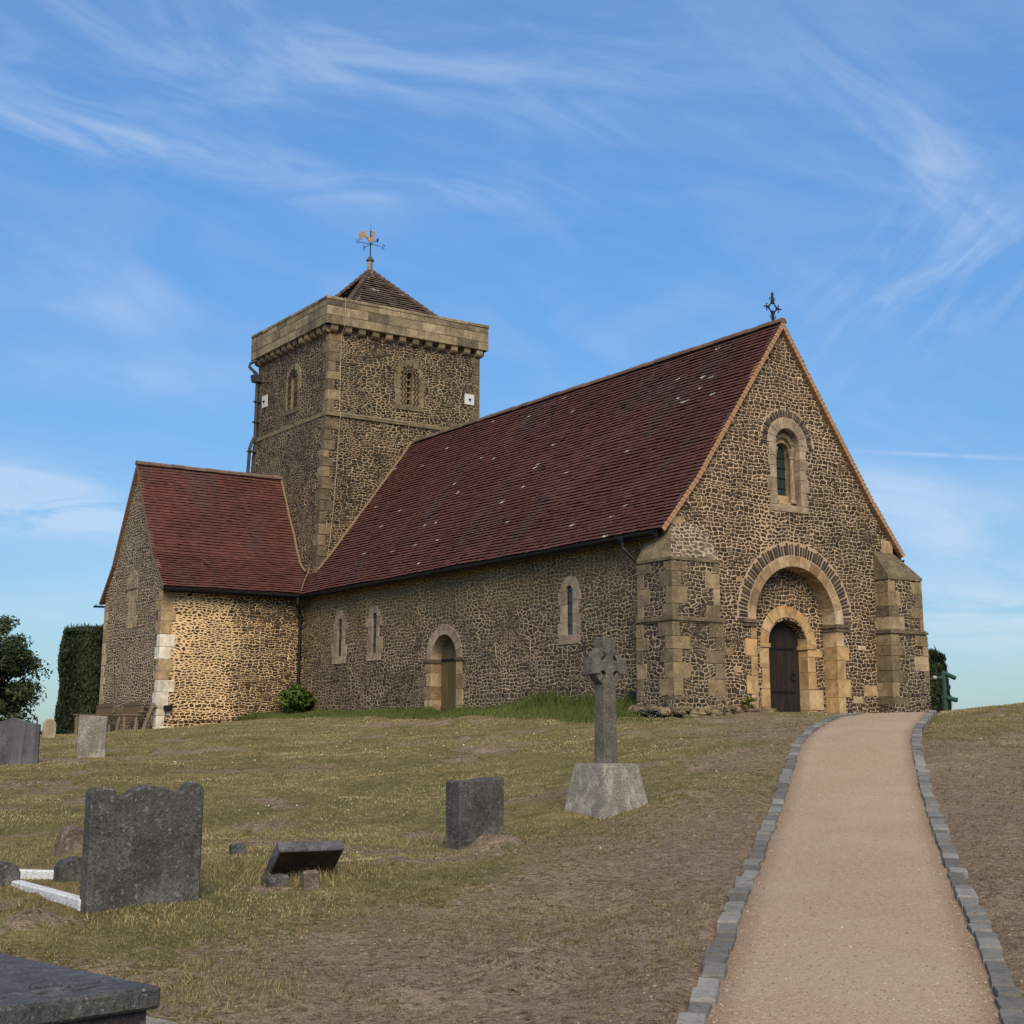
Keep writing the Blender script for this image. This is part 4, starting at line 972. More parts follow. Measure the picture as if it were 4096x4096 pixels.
# belfry openings
for fr, cu, lab in ((FT_W, 3.68, 'chevron-carved belfry opening facing west'), (FT_N, -21.42, 'chevron-carved belfry opening facing north')):
    o = empty('belfry_opening', (0, 0, 0)); o.parent = tw; o['label'] = lab
    mb = MB(); ringblocks(mb, fr, cu, 12.33, .11, .57, 5, -.3, .03, jit=.03, gap=.004, rr=(.3, 1))
    for side in (-1, 1): jamb(mb, fr, cu+side*.11, 11.2, 12.33, (.47, .53), side, (.5, .7), -.3, .03, rr=(.3, 1))
    mb.prism([(cu-.58, 11.03), (cu+.58, 11.03), (cu+.58, 11.2), (cu-.58, 11.2)], fr, -.3, .035, bev=.01); mb.build('surround', M['quoin'], o)
    mb = MB(); O_, eu, ev, en = fr
    for off in (.20, .33):
        for side in (-1, 1):
            mb.tube([O_+eu*(cu+side*(off+(.05 if k % 2 else -.05)))+ev*(11.25+k*.105)+en*.045 for k in range(11)], .02, 5)
        n_ = 12; mb.tube([O_+eu*(cu-(off+(.06 if k % 2 else -.05))*math.cos(math.pi*k/n_))+ev*(12.33+(off+(.06 if k % 2 else -.05))*math.sin(math.pi*k/n_))+en*.045 for k in range(n_+1)], .02, 5)
    mb.build('chevrons', M['sliver'], o)
    for k in range(5):
        mb = MB(); z = 11.24+k*.235; mb.prism([(cu-.12, z), (cu+.12, z), (cu+.12, z+.035), (cu-.12, z+.035)], fr, -.30, -.12, r=(.5, .5)); mb.build('louvre', M['louvre'], o)
    mb = MB(); mb.wall((O_+en*-.42, eu, ev, en), [(cu-.2, 11.1), (cu+.2, 11.1), (cu+.2, 12.6), (cu-.2, 12.6)]); mb.build('painted_dark_backing', M['slitshade'], o)  # near-black sheet behind the slit; the unlit inside is put into its colour
# tie plates
for fr, u0, u1, z0, z1 in ((FT_W, 6.04, 6.45, 11.58, 11.98), (FT_N, -24.12, -23.66, 11.72, 12.18)):
    pl_ = empty('tie_plate', (0, 0, 0)); pl_.parent = tw
    mb = MB(); mb.prism([(u0, z0), (u1, z0), (u1, z1), (u0, z1)], fr, 0, .035, bev=.006); mb.build('plate', M['white'], pl_)
    mb = MB(); O_, eu, ev, en = fr; c = O_+eu*((u0+u1)/2)+ev*((z0+z1)/2); mb.tube([c+en*.03, c+en*.075], .045, 6); mb.tube([c+en*.03, c+en*.12], .018, 6); mb.build('bolt', M['iron'], pl_)
# parapet of ashlar blocks, corbels under it
pp = empty('parapet', (0, 0, 0)); pp.parent = tw
PO, PZ0, PZ1 = .25, 13.70, 14.70
mb = MB()
zs_ = [PZ0, 14.02, 14.36, 14.58, PZ1]
x0, x1, y0, y1 = TXN-PO, TXS+PO, TYW-PO, TYE+PO; T = .42
for c in range(4):
    za, zb = zs_[c], zs_[c+1]; gg = .02 if c == 3 else 0
    for ax in range(4):
        L = (x1-x0) if ax % 2 == 0 else (y1-y0); s = 0; first = True
        while s < L-1e-3:
            w = random.uniform(.55, 1.0); w = L-s if L-s-w < .35 else w
            a, b = s+.003, s+w-.003; s += w; j = random.uniform(-.006, .006)+gg
            z0_, z1_ = za+.002, zb-.002
            if ax == 0: mb.bevbox((x0+a-gg, y0-j, z0_), (x0+b+gg*(b > L-.02), y0+T, z1_), .014)
            elif ax == 2: mb.bevbox((x0+a, y1-T, z0_), (x0+b, y1+j, z1_), .014)
            elif ax == 1: mb.bevbox((x1-T, y0+a, z0_), (x1+j, y0+b, z1_), .014)
            else: mb.bevbox((x0-j, y0+a, z0_), (x0+T, y0+b, z1_), .014)
mb.build('blocks', M['parapet'], pp)
mb = MB(); mb.box((x0+.03, y0+.03, PZ0+.02), (x1-.03, y1-.03, PZ0+.06), r=(.5, .5)); mb.build('walkway', M['lead'], pp)
def corbel(fr, u, w=.13):
    mb = MB(); O_, eu, ev, en = fr
    prof = [(0, 13.44)]+[(.02+.165*math.sin(R(a)), 13.57-.13*math.cos(R(a))) for a in range(0, 91, 15)]+[(.19, PZ0+.005), (0, PZ0+.005)]
    mb.prism([(a, b) for a, b in prof], (O_+eu*(u-w), en, ev, eu), 0, 2*w, back=True); return mb.build('corbel', M['quoin'], pp)
nW = 12
for i in range(nW): corbel(FT_W, TXN+.10+(TXS-TXN-.2)*i/(nW-1))
for i in range(13): corbel(FT_N, -(TYW+.10+(TYE-TYW-.2)*i/12))
for i in range(13): corbel((V3((TXS, 0, 0)), V3((0, 1, 0)), V3((0, 0, 1)), V3((1, 0, 0))), TYW+.1+(TYE-TYW-.2)*i/12)
# pyramid cap
cx_, cy_ = (TXN+TXS)/2, (TYW+TYE)/2; HB, ZB, ZA = 2.95, 13.85, 17.06
pr_ = empty('pyramid_roof', (0, 0, 0)); pr_.parent = tw
mb = MB()
for k in range(4):
    d = [V3((0, -1, 0)), V3((1, 0, 0)), V3((0, 1, 0)), V3((-1, 0, 0))][k]; al = V3((0, 0, 1)).cross(d)
    base = V3((cx_, cy_, 0))
    roof_slope(mb, [base+d*HB+V3((0, 0, ZB)), base+d*.02+V3((0, 0, ZA))], al, lambda f: (-HB*(1-f), HB*(1-f)), tw=.30, gauge=.17, th=.045, seed=20+k, jit=.012)
mb.build('stone_tiles', M['stonetile'], pr_)
mb = MB(); mb.lathe([(HB*1.41, ZB-.03), (0, ZA-.05)], (0, 0, 0), 4); core = mb.build('boarding', M['fascia'], pr_); core.location = (cx_, cy_, 0); core.rotation_euler = (0, 0, R(45))
mb = MB()
for sx, sy in ((-1, -1), (1, -1), (1, 1), (-1, 1)):
    a = V3((cx_+sx*HB, cy_+sy*HB, ZB+.03)); b = V3((cx_, cy_, ZA+.02)); n_ = 22
    for i in range(n_):
        p, q_ = a.lerp(b, i/n_), a.lerp(b, (i+1)/n_+.01); mb.tube([p+V3((0, 0, .05)), q_+V3((0, 0, .02))], [.10, .085], 7, r=(random.random(), .2))
mb.build('hip_tiles', M['stonetile'], pr_)
fin = empty('weather_vane', (0, 0, 0)); fin.parent = tw
mb = MB(); mb.lathe([(.24, ZA-.22), (.16, ZA-.02), (.115, ZA+.02), (.10, ZA+.46)], (cx_, cy_, 0), 8)
mb.build('post', M['postw'], fin)
mb = MB(); mb.lathe([(.0, ZA+.44), (.155, ZA+.44), (.15, ZA+.48), (.03, ZA+.66), (0, ZA+.66)], (cx_, cy_, 0), 12); mb.lathe([(.36, ZA-.33), (.20, ZA-.10), (.13, ZA-.04)], (cx_, cy_, 0), 8); mb.build('lead_cap', M['lead'], fin)
zc = ZA+1.12
mb = MB(); mb.tube([(cx_, cy_, ZA+.6), (cx_, cy_, zc+.5)], .022, 7); mb.tube([(cx_, cy_, zc+.5), (cx_, cy_, zc+.86)], [.014, .004], 6); mb.lathe([(0, zc+.46), (.035, zc+.5), (0, zc+.54)], (cx_, cy_, 0), 8); mb.tube([(cx_-.07, cy_, zc+.54), (cx_, cy_, zc+.5), (cx_+.07, cy_, zc+.54)], .007, 5)
mb.build('rod', M['iron'], fin)
mb = MB(); mb.tube([(cx_-.46, cy_, zc), (cx_+.46, cy_, zc)], .012, 6); mb.tube([(cx_, cy_-.46, zc), (cx_, cy_+.46, zc)], .012, 6); mb.lathe([(0, zc-.05), (.04, zc), (0, zc+.05)], (cx_, cy_, 0), 8); mb.build('arms', M['iron'], fin)
def letter(ch, pos, eu, s=.17):
    S = {'N': [[(-.4, -.5), (-.4, .5), (.4, -.5), (.4, .5)]], 'S': [[(.4, .38), (.1, .5), (-.3, .4), (-.38, .2), (0, 0), (.38, -.2), (.3, -.42), (-.1, -.5), (-.4, -.38)]], 'E': [[(.35, .5), (-.35, .5), (-.35, -.5), (.35, -.5)], [(-.35, 0), (.2, 0)]], 'W': [[(-.5, .5), (-.25, -.5), (0, .25), (.25, -.5), (.5, .5)]]}[ch]
    mb = MB()
    for L in S: mb.tube([V3(pos)+eu*(a*s*.8)+V3((0, 0, b*s)) for a, b in L], .013, 5)
    return mb.build('letter', M['iron'], fin)
letter('N', (cx_-.56, cy_, zc), V3((1, 0, 0))); letter('S', (cx_+.56, cy_, zc), V3((-1, 0, 0))); letter('E', (cx_, cy_+.56, zc), V3((0, 1, 0))); letter('W', (cx_, cy_-.56, zc), V3((0, 1, 0)))
# gilded cockerel
ck = [(-.02, .05), (.05, .08), (.11, .15), (.14, .24), (.135, .33), (.12, .40), (.16, .44), (.19, .455), (.15, .49), (.14, .53), (.10, .55), (.06, .53), (.05, .45), (.035, .36), (0, .28), (-.06, .25), (-.12, .27), (-.16, .35), (-.22, .44), (-.30, .47), (-.38, .45), (-.44, .38), (-.46, .28), (-.45, .17), (-.44, .09), (-.41, .12), (-.40, .2), (-.385, .10), (-.36, .14), (-.35, .22), (-.33, .16), (-.30, .27), (-.25, .28), (-.18, .22), (-.11, .15), (-.06, .09)]
mb = MB(); dv = V3((math.cos(R(-12)), math.sin(R(-12)), 0)); mb.prism([(a*1.05, b*1.05) for a, b in ck], (V3((cx_, cy_, zc)), dv, V3((0, 0, 1)), V3((dv.y, -dv.x, 0))), -.02, .02, bev=.008, back=True); mb.build('cockerel', M['gold'], fin)
# lightning conductor down the corner
mb = MB(); xw = .87
mb.tube([(cx_, cy_-.1, ZA-.1), (cx_-.3, cy_-.45, ZA-.42), (cx_-.55, cy_-.72, ZA-.85), (cx_-1.3, cy_-1.62, ZA-1.70), (xw+.4, TYW+.4, PZ1-.1), (xw, TYW+.1, PZ1+.03), (xw, TYW-PO-.03, PZ1+.02), (xw, TYW-PO-.03, PZ0), (xw, TYW-.02, 13.4), (xw, TYW-.02, ZS+.2), (xw, TYW-.12, ZS+.1), (xw, TYW-.12, ZS-.05), (xw, TYW-.06, ZS-.2), (xw-.08, TYW+.05, 7.5), (xw-.15, TYW+.18, 5.9)], .011, 5)
mb.tube([(xw, TYW-.13, ZS+.09), (3.5, TYW-.13, ZS+.09), (3.62, TYW-.13, ZS+.05), (3.62, TYW-.06, ZS-.5)], .009, 5)
mb.build('conductor', M['wire'], tw)
# rainwater pipe at the north-east corner
dp2 = empty('downpipe', (0, 0, 0)); dp2.parent = tw
mb = MB(); yy = TYE-.18
mb.tube([(TXN-.22, yy, 13.62), (TXN-.42, yy+.05, 13.50), (TXN-.46, yy+.05, 13.36), (TXN-.30, yy, 13.2), (TXN-.16, yy, 13.1)], .06, 9)
mb.tube([(TXN-.14, yy, 12.95), (TXN-.14, yy, 10.7), (TXN-.28, yy, 10.4), (TXN-.34, yy, 10.2), (TXN-.40, yy+.1, 8.0)], .065, 9)
mb.build('pipe', M['pipe'], dp2)
mb = MB(); mb.box((TXN-.30, yy-.17, 12.78), (TXN-.0, yy+.17, 13.06), top_taper=-.04); 
for z in (12.0, 11.2, 10.05, 9.2): mb.box((TXN-.42 if z < 10.5 else TXN-.24, yy-.1, z), (TXN, yy+.1, z+.05))
mb.build('hopper', M['pipe'], dp2)

# --- north transept
RY0, RY1, TXE, TYM = 19.12, 24.64, -5.03, 21.90
tr = empty('transept', (0, 0, 0)); tr.parent = church
FT = fr_n(TXE)
gab = [(-RY1, -1.2), (-RY0, -1.2), (-RY0, 4.35), (-19.95, 5.45), (-TYM, 8.5), (-23.85, 5.45), (-RY1, 4.3)]
mb = MB(); mb.wall(FT, gab, [], .3); mb.build('end_wall', M['transn'], tr)
mb = MB(); mb.wall(fr_w(RY0), [(TXE, -1.2), (0, -1.2), (0, 4.3), (TXE, 4.3)]); M_tw = mb.build('west_wall', M['transw'], tr)
for me_uv in (M_tw.data.uv_layers['UVMap'].data,):
    for l in me_uv: l.uv = (l.uv[0]+5.03, l.uv[1])
mb = MB(); mb.wall((V3((0, RY1, 0)), V3((-1, 0, 0)), V3((0, 0, 1)), V3((0, 1, 0))), [(0, -1.2), (5.03, -1.2), (5.03, 4.3), (0, 4.3)]); mb.build('east_wall', M['transn'], tr)
# quoins: buff above, lime-white blocks lower down
mb = MB(); mw_ = MB(); z = -1.0; i = 0; whites = [(-1, .45), (.62, 1.12), (2.05, 2.85)]
while z < 4.05:
    h = min(random.uniform(.26, .42), 4.05-z); L1, L2 = ((.52, .28) if i % 2 else (.32, .42)); p = .015
    zc_ = z+h/2; isw = any(a < zc_ < b for a, b in whites); mb = MB()
    mb.bevbox((TXE-p, RY0-p, z+.004), (TXE+L1+random.uniform(-.08, .08), RY0+L2, z+h-.004), .012, None if isw else (random.uniform(.45, .85), random.random())); mb.build('limewashed_quoin' if isw else 'quoin', M['whiteq'] if isw else M['buff'], tr)
    mb = MB(); mb.bevbox((TXE-p, RY1-L2, z+.004), (TXE+L1, RY1+p, z+h-.004), .012); mb.build('quoin', M['buff'], tr)
    z += h; i += 1
# blocked lancet in the end wall
bl = empty('blocked_window', (0, 0, 0)); bl.parent = tr
mb = MB(); ringblocks(mb, FT, -21.9, 4.50, .16, .50, 5, -.1, .015, jit=.03)
mb.prism([(-22.45, 4.36), (-21.4, 4.36), (-21.4, 4.50), (-22.45, 4.50)], FT, -.1, .05, r=(.0, .2))
for side in (-1, 1): jamb(mb, FT, -21.9+side*.20, 3.05, 4.36, (.28, .20), side, (.3, .5), -.1, .015)
mb.build('surround', M['greybuff'], bl)
mb = MB(); z = 3.05
while z < 4.3:
    h = min(random.uniform(.28, .45), 4.36-z); mb.prism([(-22.1, z), (-21.7, z), (-21.7, z+h-.01), (-22.1, z+h-.01)], FT, -.1, .004, bev=.005); z += h
mb.prism([(-21.9-.16*math.cos(R(18*k)), 4.5+.16*math.sin(R(18*k))) for k in range(11)], FT, -.1, -.06); mb.build('infill', M['buff'], bl)
tp_w = [(0, RY0-.35, 4.21), (0, 19.95, 5.36), (0, TYM, 8.67)]; tp_e = [(0, RY1+.35, 4.11), (0, 23.85, 5.30), (0, TYM, 8.67)]
def lim_t(f):
    # measured along -x from x=0 : from the valley / tower out to the gable
    tot = math.hypot(1.18, 1.15)+math.hypot(1.95, 3.31); s = f*tot; l0 = math.hypot(1.18, 1.15)
    y = RY0-.35+1.18*s/l0 if s < l0 else 19.95+1.95*(s-l0)/(tot-l0)
    xv = E0+(y-(RY0-.35))
    return (-min(xv, .42), 5.13)
trr = empty('roof', (0, 0, 0)); trr.parent = church; trr['label'] = 'brighter red transept roof'
mb = MB(); roof_slope(mb, tp_w, V3((-1, 0, 0)), lim_t, seed=8); roof_slope(mb, tp_e, V3((-1, 0, 0)), lambda f: (-.42, 5.13), seed=9); mb.build('tiles', M['tilet'], trr)
mb = MB()
for P in (tp_w, tp_e):
    for a, b in zip(P, P[1:]): mb.face([(-5.1, a[1], a[2]-.03), (-.36 if a[1] < 19.5 else .3, a[1], a[2]-.03), (.3, b[1], b[2]-.03), (-5.1, b[1], b[2]-.03)])
mb.build('boarding', M['fascia'], trr)
mb = MB(); ridge_row(mb, (-5.15, TYM, 8.65), (.40, TYM, 8.65), seed=11); mb.build('ridge_tiles', M['ridge'], trr)
mb = MB()
for P in (tp_w, tp_e):
    for a, b in zip(P, P[1:]):
        a_, b_ = V3((-5.14, a[1], a[2])), V3((-5.14, b[1], b[2])); d = (b_-a_); L = d.length; d /= L; nn = V3((0, -d.z, d.y)) if d.y > 0 else V3((0, d.z, -d.y))
        k = int(L/.125)
        for i in range(k):
            p = a_+d*(i*L/k); q_ = a_+d*((i+1)*L/k-.012); lo = -nn*.09; W_ = V3((.14, 0, 0))
            mb.face([p+lo, q_+lo, q_-nn*.005, p+nn*.012]); mb.face([p+lo, q_+lo, q_+lo+W_, p+lo+W_]); mb.face([p+nn*.012, q_-nn*.005, q_-nn*.005+W_, p+nn*.012+W_])
mb.build('verge', m_flat('brown_verge_mortar', (.24, .15, .10), .9, .4, 12), trr)
mb = MB(); mb.tube([(E0+.02, RY0-.36, 4.30), (-.05, RY0-.02, 4.70), (.20, RY0+.22, 5.00), (.36, RY0+.42, 5.30)], .018, 6); mb.build('valley_lead', M['flash'], trr)
mb = MB()   # mortar fillets where roofs meet the tower
def fillet(pts, off, rad=.055):
    for a, b in zip(pts, pts[1:]):
        a, b = V3(a), V3(b); n_ = max(2, int((b-a).length/.35)); mb.tube([a.lerp(b, i/n_)+off*random.uniform(-.02, .03) for i in range(n_+1)], rad, 6)
fillet([(.36, TYW+.30, 5.08), (.75, TYW+.25, 5.58), (2.2, TYW+.06, 7.62), (XM, TYW-.05, RIDGE+.03)], V3((0, -1, 0)), .05)
mb.build('flashing', M['flash'], tw); mb = MB()
fillet([(TXN-.28, 19.45, 5.05), (TXN-.25, 19.95, 5.45), (TXN-.16, TYM, 8.70)], V3((-1, 0, 0)), .04)
mb.build('flashing', M['flash'], tw)
gutter(tr, [(TXE-.12, RY0-.39, 4.13), (E0, RY0-.39, 4.12)], out=V3((0, -1, 0)))
gutter(tr, [(TXE-.25, RY1+.40, 4.02), (-.2, RY1+.40, 4.02)], out=V3((0, 1, 0)))
mb = MB(); mb.box((TXE-.02, RY0-.33, 4.02), (-.3, RY0-.29, 4.20)); mb.face([(TXE, RY0-.32, 4.03), (-.3, RY0-.32, 4.03), (-.3, RY0+.03, 4.1), (TXE, RY0+.03, 4.1)]); mb.build('eaves_board', M['fascia'], tr)
dp = empty('downpipe', (0, 0, 0)); dp.parent = church; dp['label'] = 'tall black downpipe in the corner of nave and transept'
mb = MB(); mb.tube([(-.46, RY0-.40, 4.08), (-.46, RY0-.40, 3.84), (-.40, RY0-.36, 3.76), (-.24, RY0-.14, 3.60), (-.20, RY0-.11, 3.50), (-.20, RY0-.11, 0)], .052, 10); mb.build('pipe', M['black'], dp)
mb = MB()
for z in (1.0, 2.2, 3.42): mb.lathe([(.055, z), (.07, z), (.07, z+.07), (.055, z+.07)], (-.20, RY0-.11, 0), 10); mb.box((-.30, RY0-.12, z+.02), (-.10, RY0, z+.05))
mb.build('pipe_clips', M['black'], dp)
# --- south transept and chancel, plainly
st = empty('transept', (0, 0, 0)); st.parent = church
mb = MB(); mb.box((6.6, RY0, -1), (12.6, RY1, 4.2)); mb.face([(12.6, RY0, 4.2), (12.6, RY1, 4.2), (12.6, TYM, 8.5)]); mb.box((.9, 24.6, -1), (6.7, 32, 4.1)); mb.face([(.9, 32, 4.1), (6.7, 32, 4.1), (XM, 32, 8.0)]); mb.build('far_walls', M['nave'], st)
mb = MB(); roof_slope(mb, [(0, RY0-.3, 4.1), (0, TYM, 8.6)], V3((1, 0, 0)), lambda f: (6.7, 12.7), seed=31); roof_slope(mb, [(0, RY1+.3, 4.1), (0, TYM, 8.6)], V3((1, 0, 0)), lambda f: (6.7, 12.7), seed=32)
roof_slope(mb, [(.6, 0, 4.0), (XM, 0, 8.1)], V3((0, 1, 0)), lambda f: (24.6, 32.1), seed=33); roof_slope(mb, [(7, 0, 4.0), (XM, 0, 8.1)], V3((0, 1, 0)), lambda f: (24.6, 32.1), seed=34); mb.build('far_roofs', M['tilet'], st)

# --- iron cross on the west gable
gc = empty('gable_cross', (XM, .22, RIDGE+.06)); gc.parent = church
mb = MB(); mb.tube([(0, 0, -.2), (0, 0, .30)], .036, 8)
def curl(p, a0, a1, r, n=8, flip=1): return [V3((p[0]+flip*(r*math.cos(R(a0+(a1-a0)*i/n))), 0, p[1]+r*math.sin(R(a0+(a1-a0)*i/n)))) for i in range(n+1)]
for f in (-1, 1):
    mb.tube([(f*.028, 0, .02), (f*.03, 0, .16), (f*.05, 0, .25), (f*.10, 0, .325), (f*.18, 0, .365), (f*.235, 0, .378)], [.022, .022, .02, .02, .02, .016], 6)
    mb.tube([(f*.235, 0, .382), (f*.18, 0, .395), (f*.10, 0, .435), (f*.05, 0, .51), (f*.03, 0, .60), (f*.012, 0, .74)], [.016, .02, .02, .02, .02, .022], 6)
    mb.tube([(f*.10, 0, .38), (f*.30, 0, .38)], [.014, .018], 6)
    mb.tube([(f*.20, 0, .38), (f*.225, 0, .43), (f*.215, 0, .465), (f*.185, 0, .472)], [.012, .012, .013, .016], 5)
    mb.tube([(f*.20, 0, .38), (f*.225, 0, .33), (f*.215, 0, .295), (f*.185, 0, .288)], [.012, .012, .013, .016], 5)
    mb.tube([(f*.03, 0, .655), (f*.075, 0, .65), (f*.095, 0, .62), (f*.092, 0, .585)], [.010, .010, .012, .014], 5)
    mb.tube([(f*.03, 0, .10), (f*.08, 0, .105), (f*.10, 0, .13), (f*.10, 0, .165)], [.010, .010, .012, .014], 5)
mb.tube([(0, 0, .48), (0, 0, .62), (0, 0, .77), (0, 0, .80)], [.03, .036, .034, .008], 7); mb.build('scrollwork', M['iron'], gc)
# floodlights on the walls
for loc, d_, lab in (((-4.70, RY0-.10, .37), V3((0, -1, 0)), 'x'), ((-.14, 1.22, .42), V3((-1, 0, 0)), 'y')):
    fl = empty('floodlight', (0, 0, 0)); fl.parent = church
    mb = MB(); mb.bevbox((loc[0]-.13, loc[1]-.07, loc[2]-.09), (loc[0]+.13, loc[1]+.07, loc[2]+.09), .02) if lab == 'x' else mb.bevbox((loc[0]-.07, loc[1]-.13, loc[2]-.09), (loc[0]+.07, loc[1]+.13, loc[2]+.09), .02); mb.build('housing', M['black'], fl)
    mb = MB(); mb.tube([V3(loc)-d_*.05, V3(loc)-d_*.14-V3((0, 0, .02))], .02, 6); mb.build('arm', M['black'], fl)
mb = MB(); mb.tube([(-5.06, 20.2, .38), (-5.06, 19.3, .36), (-5.06, 19.05, .40), (-4.8, 19.05, .40)], .015, 5); mb.tube([(-4.75, 19.05, .3), (-4.78, 19.05, -.02), (-4.2, 19.06, -.04), (-3, 19.06, .0), (-2.2, 19.06, .06)], .014, 5); mb.build('cable', M['black'], church)

# ---------------------------------------------------------------- graves
ROTC = AZ
def slab_outline(name, mat, outline, thick, loc, rz, tilt=0.0, label='', cat='headstone', bev=.012, lean=0.0, group=None, sc=1.0):
    outline = [(a*sc, b*sc) for a, b in outline]; thick *= sc
    mb = MB(); mb.prism(outline, (V3((0, 0, 0)), V3((1, 0, 0)), V3((0, 0, 1)), V3((0, -1, 0))), -thick/2, thick/2, bev=bev, back=True)
    o = mb.build(name, mat); o.location = loc; o.rotation_euler = (tilt, lean, rz); return tag(o, label, cat, group)
# large shouldered headstone
p0 = on_ground(155, 1722, 12); w = .95; h = .90; k_ = p0.y/12; print('grave', round(p0.y, 2), round(k_, 3))
outl = [(-w/2, -.25), (w/2, -.25), (w/2, h-.02), (w/2-.02, h+.02), (w/2-.06, h+.045), (w/2-.10, h+.05), (w/2-.14, h+.03), (w/2-.17, h-.015), (w/2-.195, h-.035)]
for k in range(1, 8):
    t = k/8; outl.append(((w/2-.195)*(1-t), h-.035+.06*(t*t*(3-2*t))+.012*math.sin(math.pi*t)))
outl.append((0.0, h+.03))
for k in range(1, 8):
    t = 1-k/8; outl.append((-(w/2-.225)*(1-t), h-.062+.088*(t*t*(3-2*t))+.012*math.sin(math.pi*t)))
outl += [(-w/2+.225, h-.065), (-w/2+.205, h-.05), (-w/2+.195, h+.0), (-w/2+.17, h+.012), (-w/2+.06, h+.02), (-w/2+.02, h+.005), (-w/2, h-.02)]
c0 = p0+V3((math.cos(ROTC), math.sin(ROTC), 0))*(w/2*k_)
slab_outline('headstone', M['gsdark'], outl, .16, (c0.x, c0.y, ground_z(c0.x, c0.y)), ROTC, sc=k_, label='largest dark headstone with a curved shouldered top, at a white grave kerb')
# small square stone near the cross
p0 = on_ground(852, 1602, 16.1); w = .60; k_ = p0.y/16.1; print('grave', round(p0.y, 2), round(k_, 3)); c0 = p0+V3((math.cos(ROTC), math.sin(ROTC), 0))*w/2*k_
slab_outline('headstone', M['gsdark'], [(-w/2, -.2), (w/2, -.2), (w/2, .71), (w/2-.03, .72), (0, .69), (-w/2+.04, .685), (-w/2, .67)], .26, (c0.x, c0.y, ground_z(c0.x, c0.y)), ROTC+R(3), sc=k_, label='square thick dark headstone behind a sandy molehill, nearest the stone cross')
p0 = on_ground(-30, 1444, 28); w = .98; k_ = p0.y/28; print('grave', round(p0.y, 2), round(k_, 3)); c0 = p0+V3((math.cos(R(8)), math.sin(R(8)), 0))*w/2*k_
ot = [(-w/2, -.2), (w/2, -.2), (w/2, .74), (w/2-.10, .76), (w/2-.28, .80), (w/2-.38, .84), (0, .87), (-w/2+.38, .84), (-w/2+.28, .80), (-w/2+.1, .76), (-w/2, .74)]
slab_outline('headstone', M['gsgrey'], ot, .10, (c0.x, c0.y, ground_z(c0.x, c0.y)), R(8), sc=k_, label='dark grey streaked headstone cut by the left edge, before the tree')
p0 = on_ground(144, 1430, 30); w = .56; k_ = p0.y/30; print('grave', round(p0.y, 2), round(k_, 3)); c0 = p0+V3((math.cos(R(14)), math.sin(R(14)), 0))*w/2*k_
slab_outline('headstone', M['gspale'], [(-w/2, -.2), (w/2, -.2), (w/2, .80), (w/2-.02, .82), (-w/2+.03, .84), (-w/2, .81)], .10, (c0.x, c0.y, ground_z(c0.x, c0.y)), R(14), tilt=R(-1.5), sc=k_, label='pale lichened rectangular headstone standing in front of the benches')
p0 = on_ground(92, 1392, 40)
slab_outline('headstone', M['gsbuff'], [(-.18, -.2), (.18, -.2)]+[(.18*math.cos(R(a)), .36+.18*math.sin(R(a))) for a in range(0, 181, 15)], .09, tuple(p0), R(10), label='small buff round-topped headstone beside the clipped yew')
# celtic cross
cp = on_ground(1145, 1526, 20.35, 0); print('cross', cp.y)
cr = empty('cross_monument', tuple(cp), R(40)); cr.scale = (cp.y/20.35,)*3; tag(cr, 'tall grey ringed stone cross on a pale tapering plinth', 'cross')
mb = MB()
def ringz(wx, wy, z): return [V3((-wx, -wy, z)), V3((wx, -wy, z)), V3((wx, wy, z)), V3((-wx, wy, z))]
rs = [ringz(.46, .42, -.35), ringz(.43, .385, 0), ringz(.325, .30, .55), ringz(.305, .28, .60), ringz(.13, .12, .605)]
for A, B in zip(rs, rs[1:]):
    for i in range(4): mb.face([A[i], A[(i+1) % 4], B[(i+1) % 4], B[i]])
mb.face(rs[-1]); mb.build('plinth', M['gsbase'], cr)
zc = 1.92; F = (V3((0, 0, 0)), V3((1, 0, 0)), V3((0, 0, 1)), V3((0, -1, 0)))
def notch(sx, sz, rev):
    cx0, cz0, rr = sx*.135, sz*.128, .062
    a = [(cx0+rr*math.cos(R(t_)), zc+cz0+rr*math.sin(R(t_))) for t_ in range(0, 361, 20)]
    return a
hw, ha, AL, TOP = .112, .115, .325, 2.30
def inner_corner(sx, sz):
    # concave corner with a round bite, from the arm edge to the shaft edge
    cx0, cz0, rr = sx*(hw+.012), zc+sz*(ha+.012), .058
    pts = [(cx0+rr*math.cos(R(t_)), cz0+rr*math.sin(R(t_))) for t_ in np.linspace(-12, -258, 12)] if True else []
    base = [( -12), (-78-180)]
    return [(hw*sx+sx*abs(.012+rr*math.cos(R(t_))), zc+sz*(ha+.012)+sz*rr*math.sin(R(t_))) if False else (sx*(hw+.012+rr*math.cos(R(t_))), zc+sz*(ha+.012+rr*math.sin(R(t_)))) for t_ in np.linspace(-12, -258, 12)]
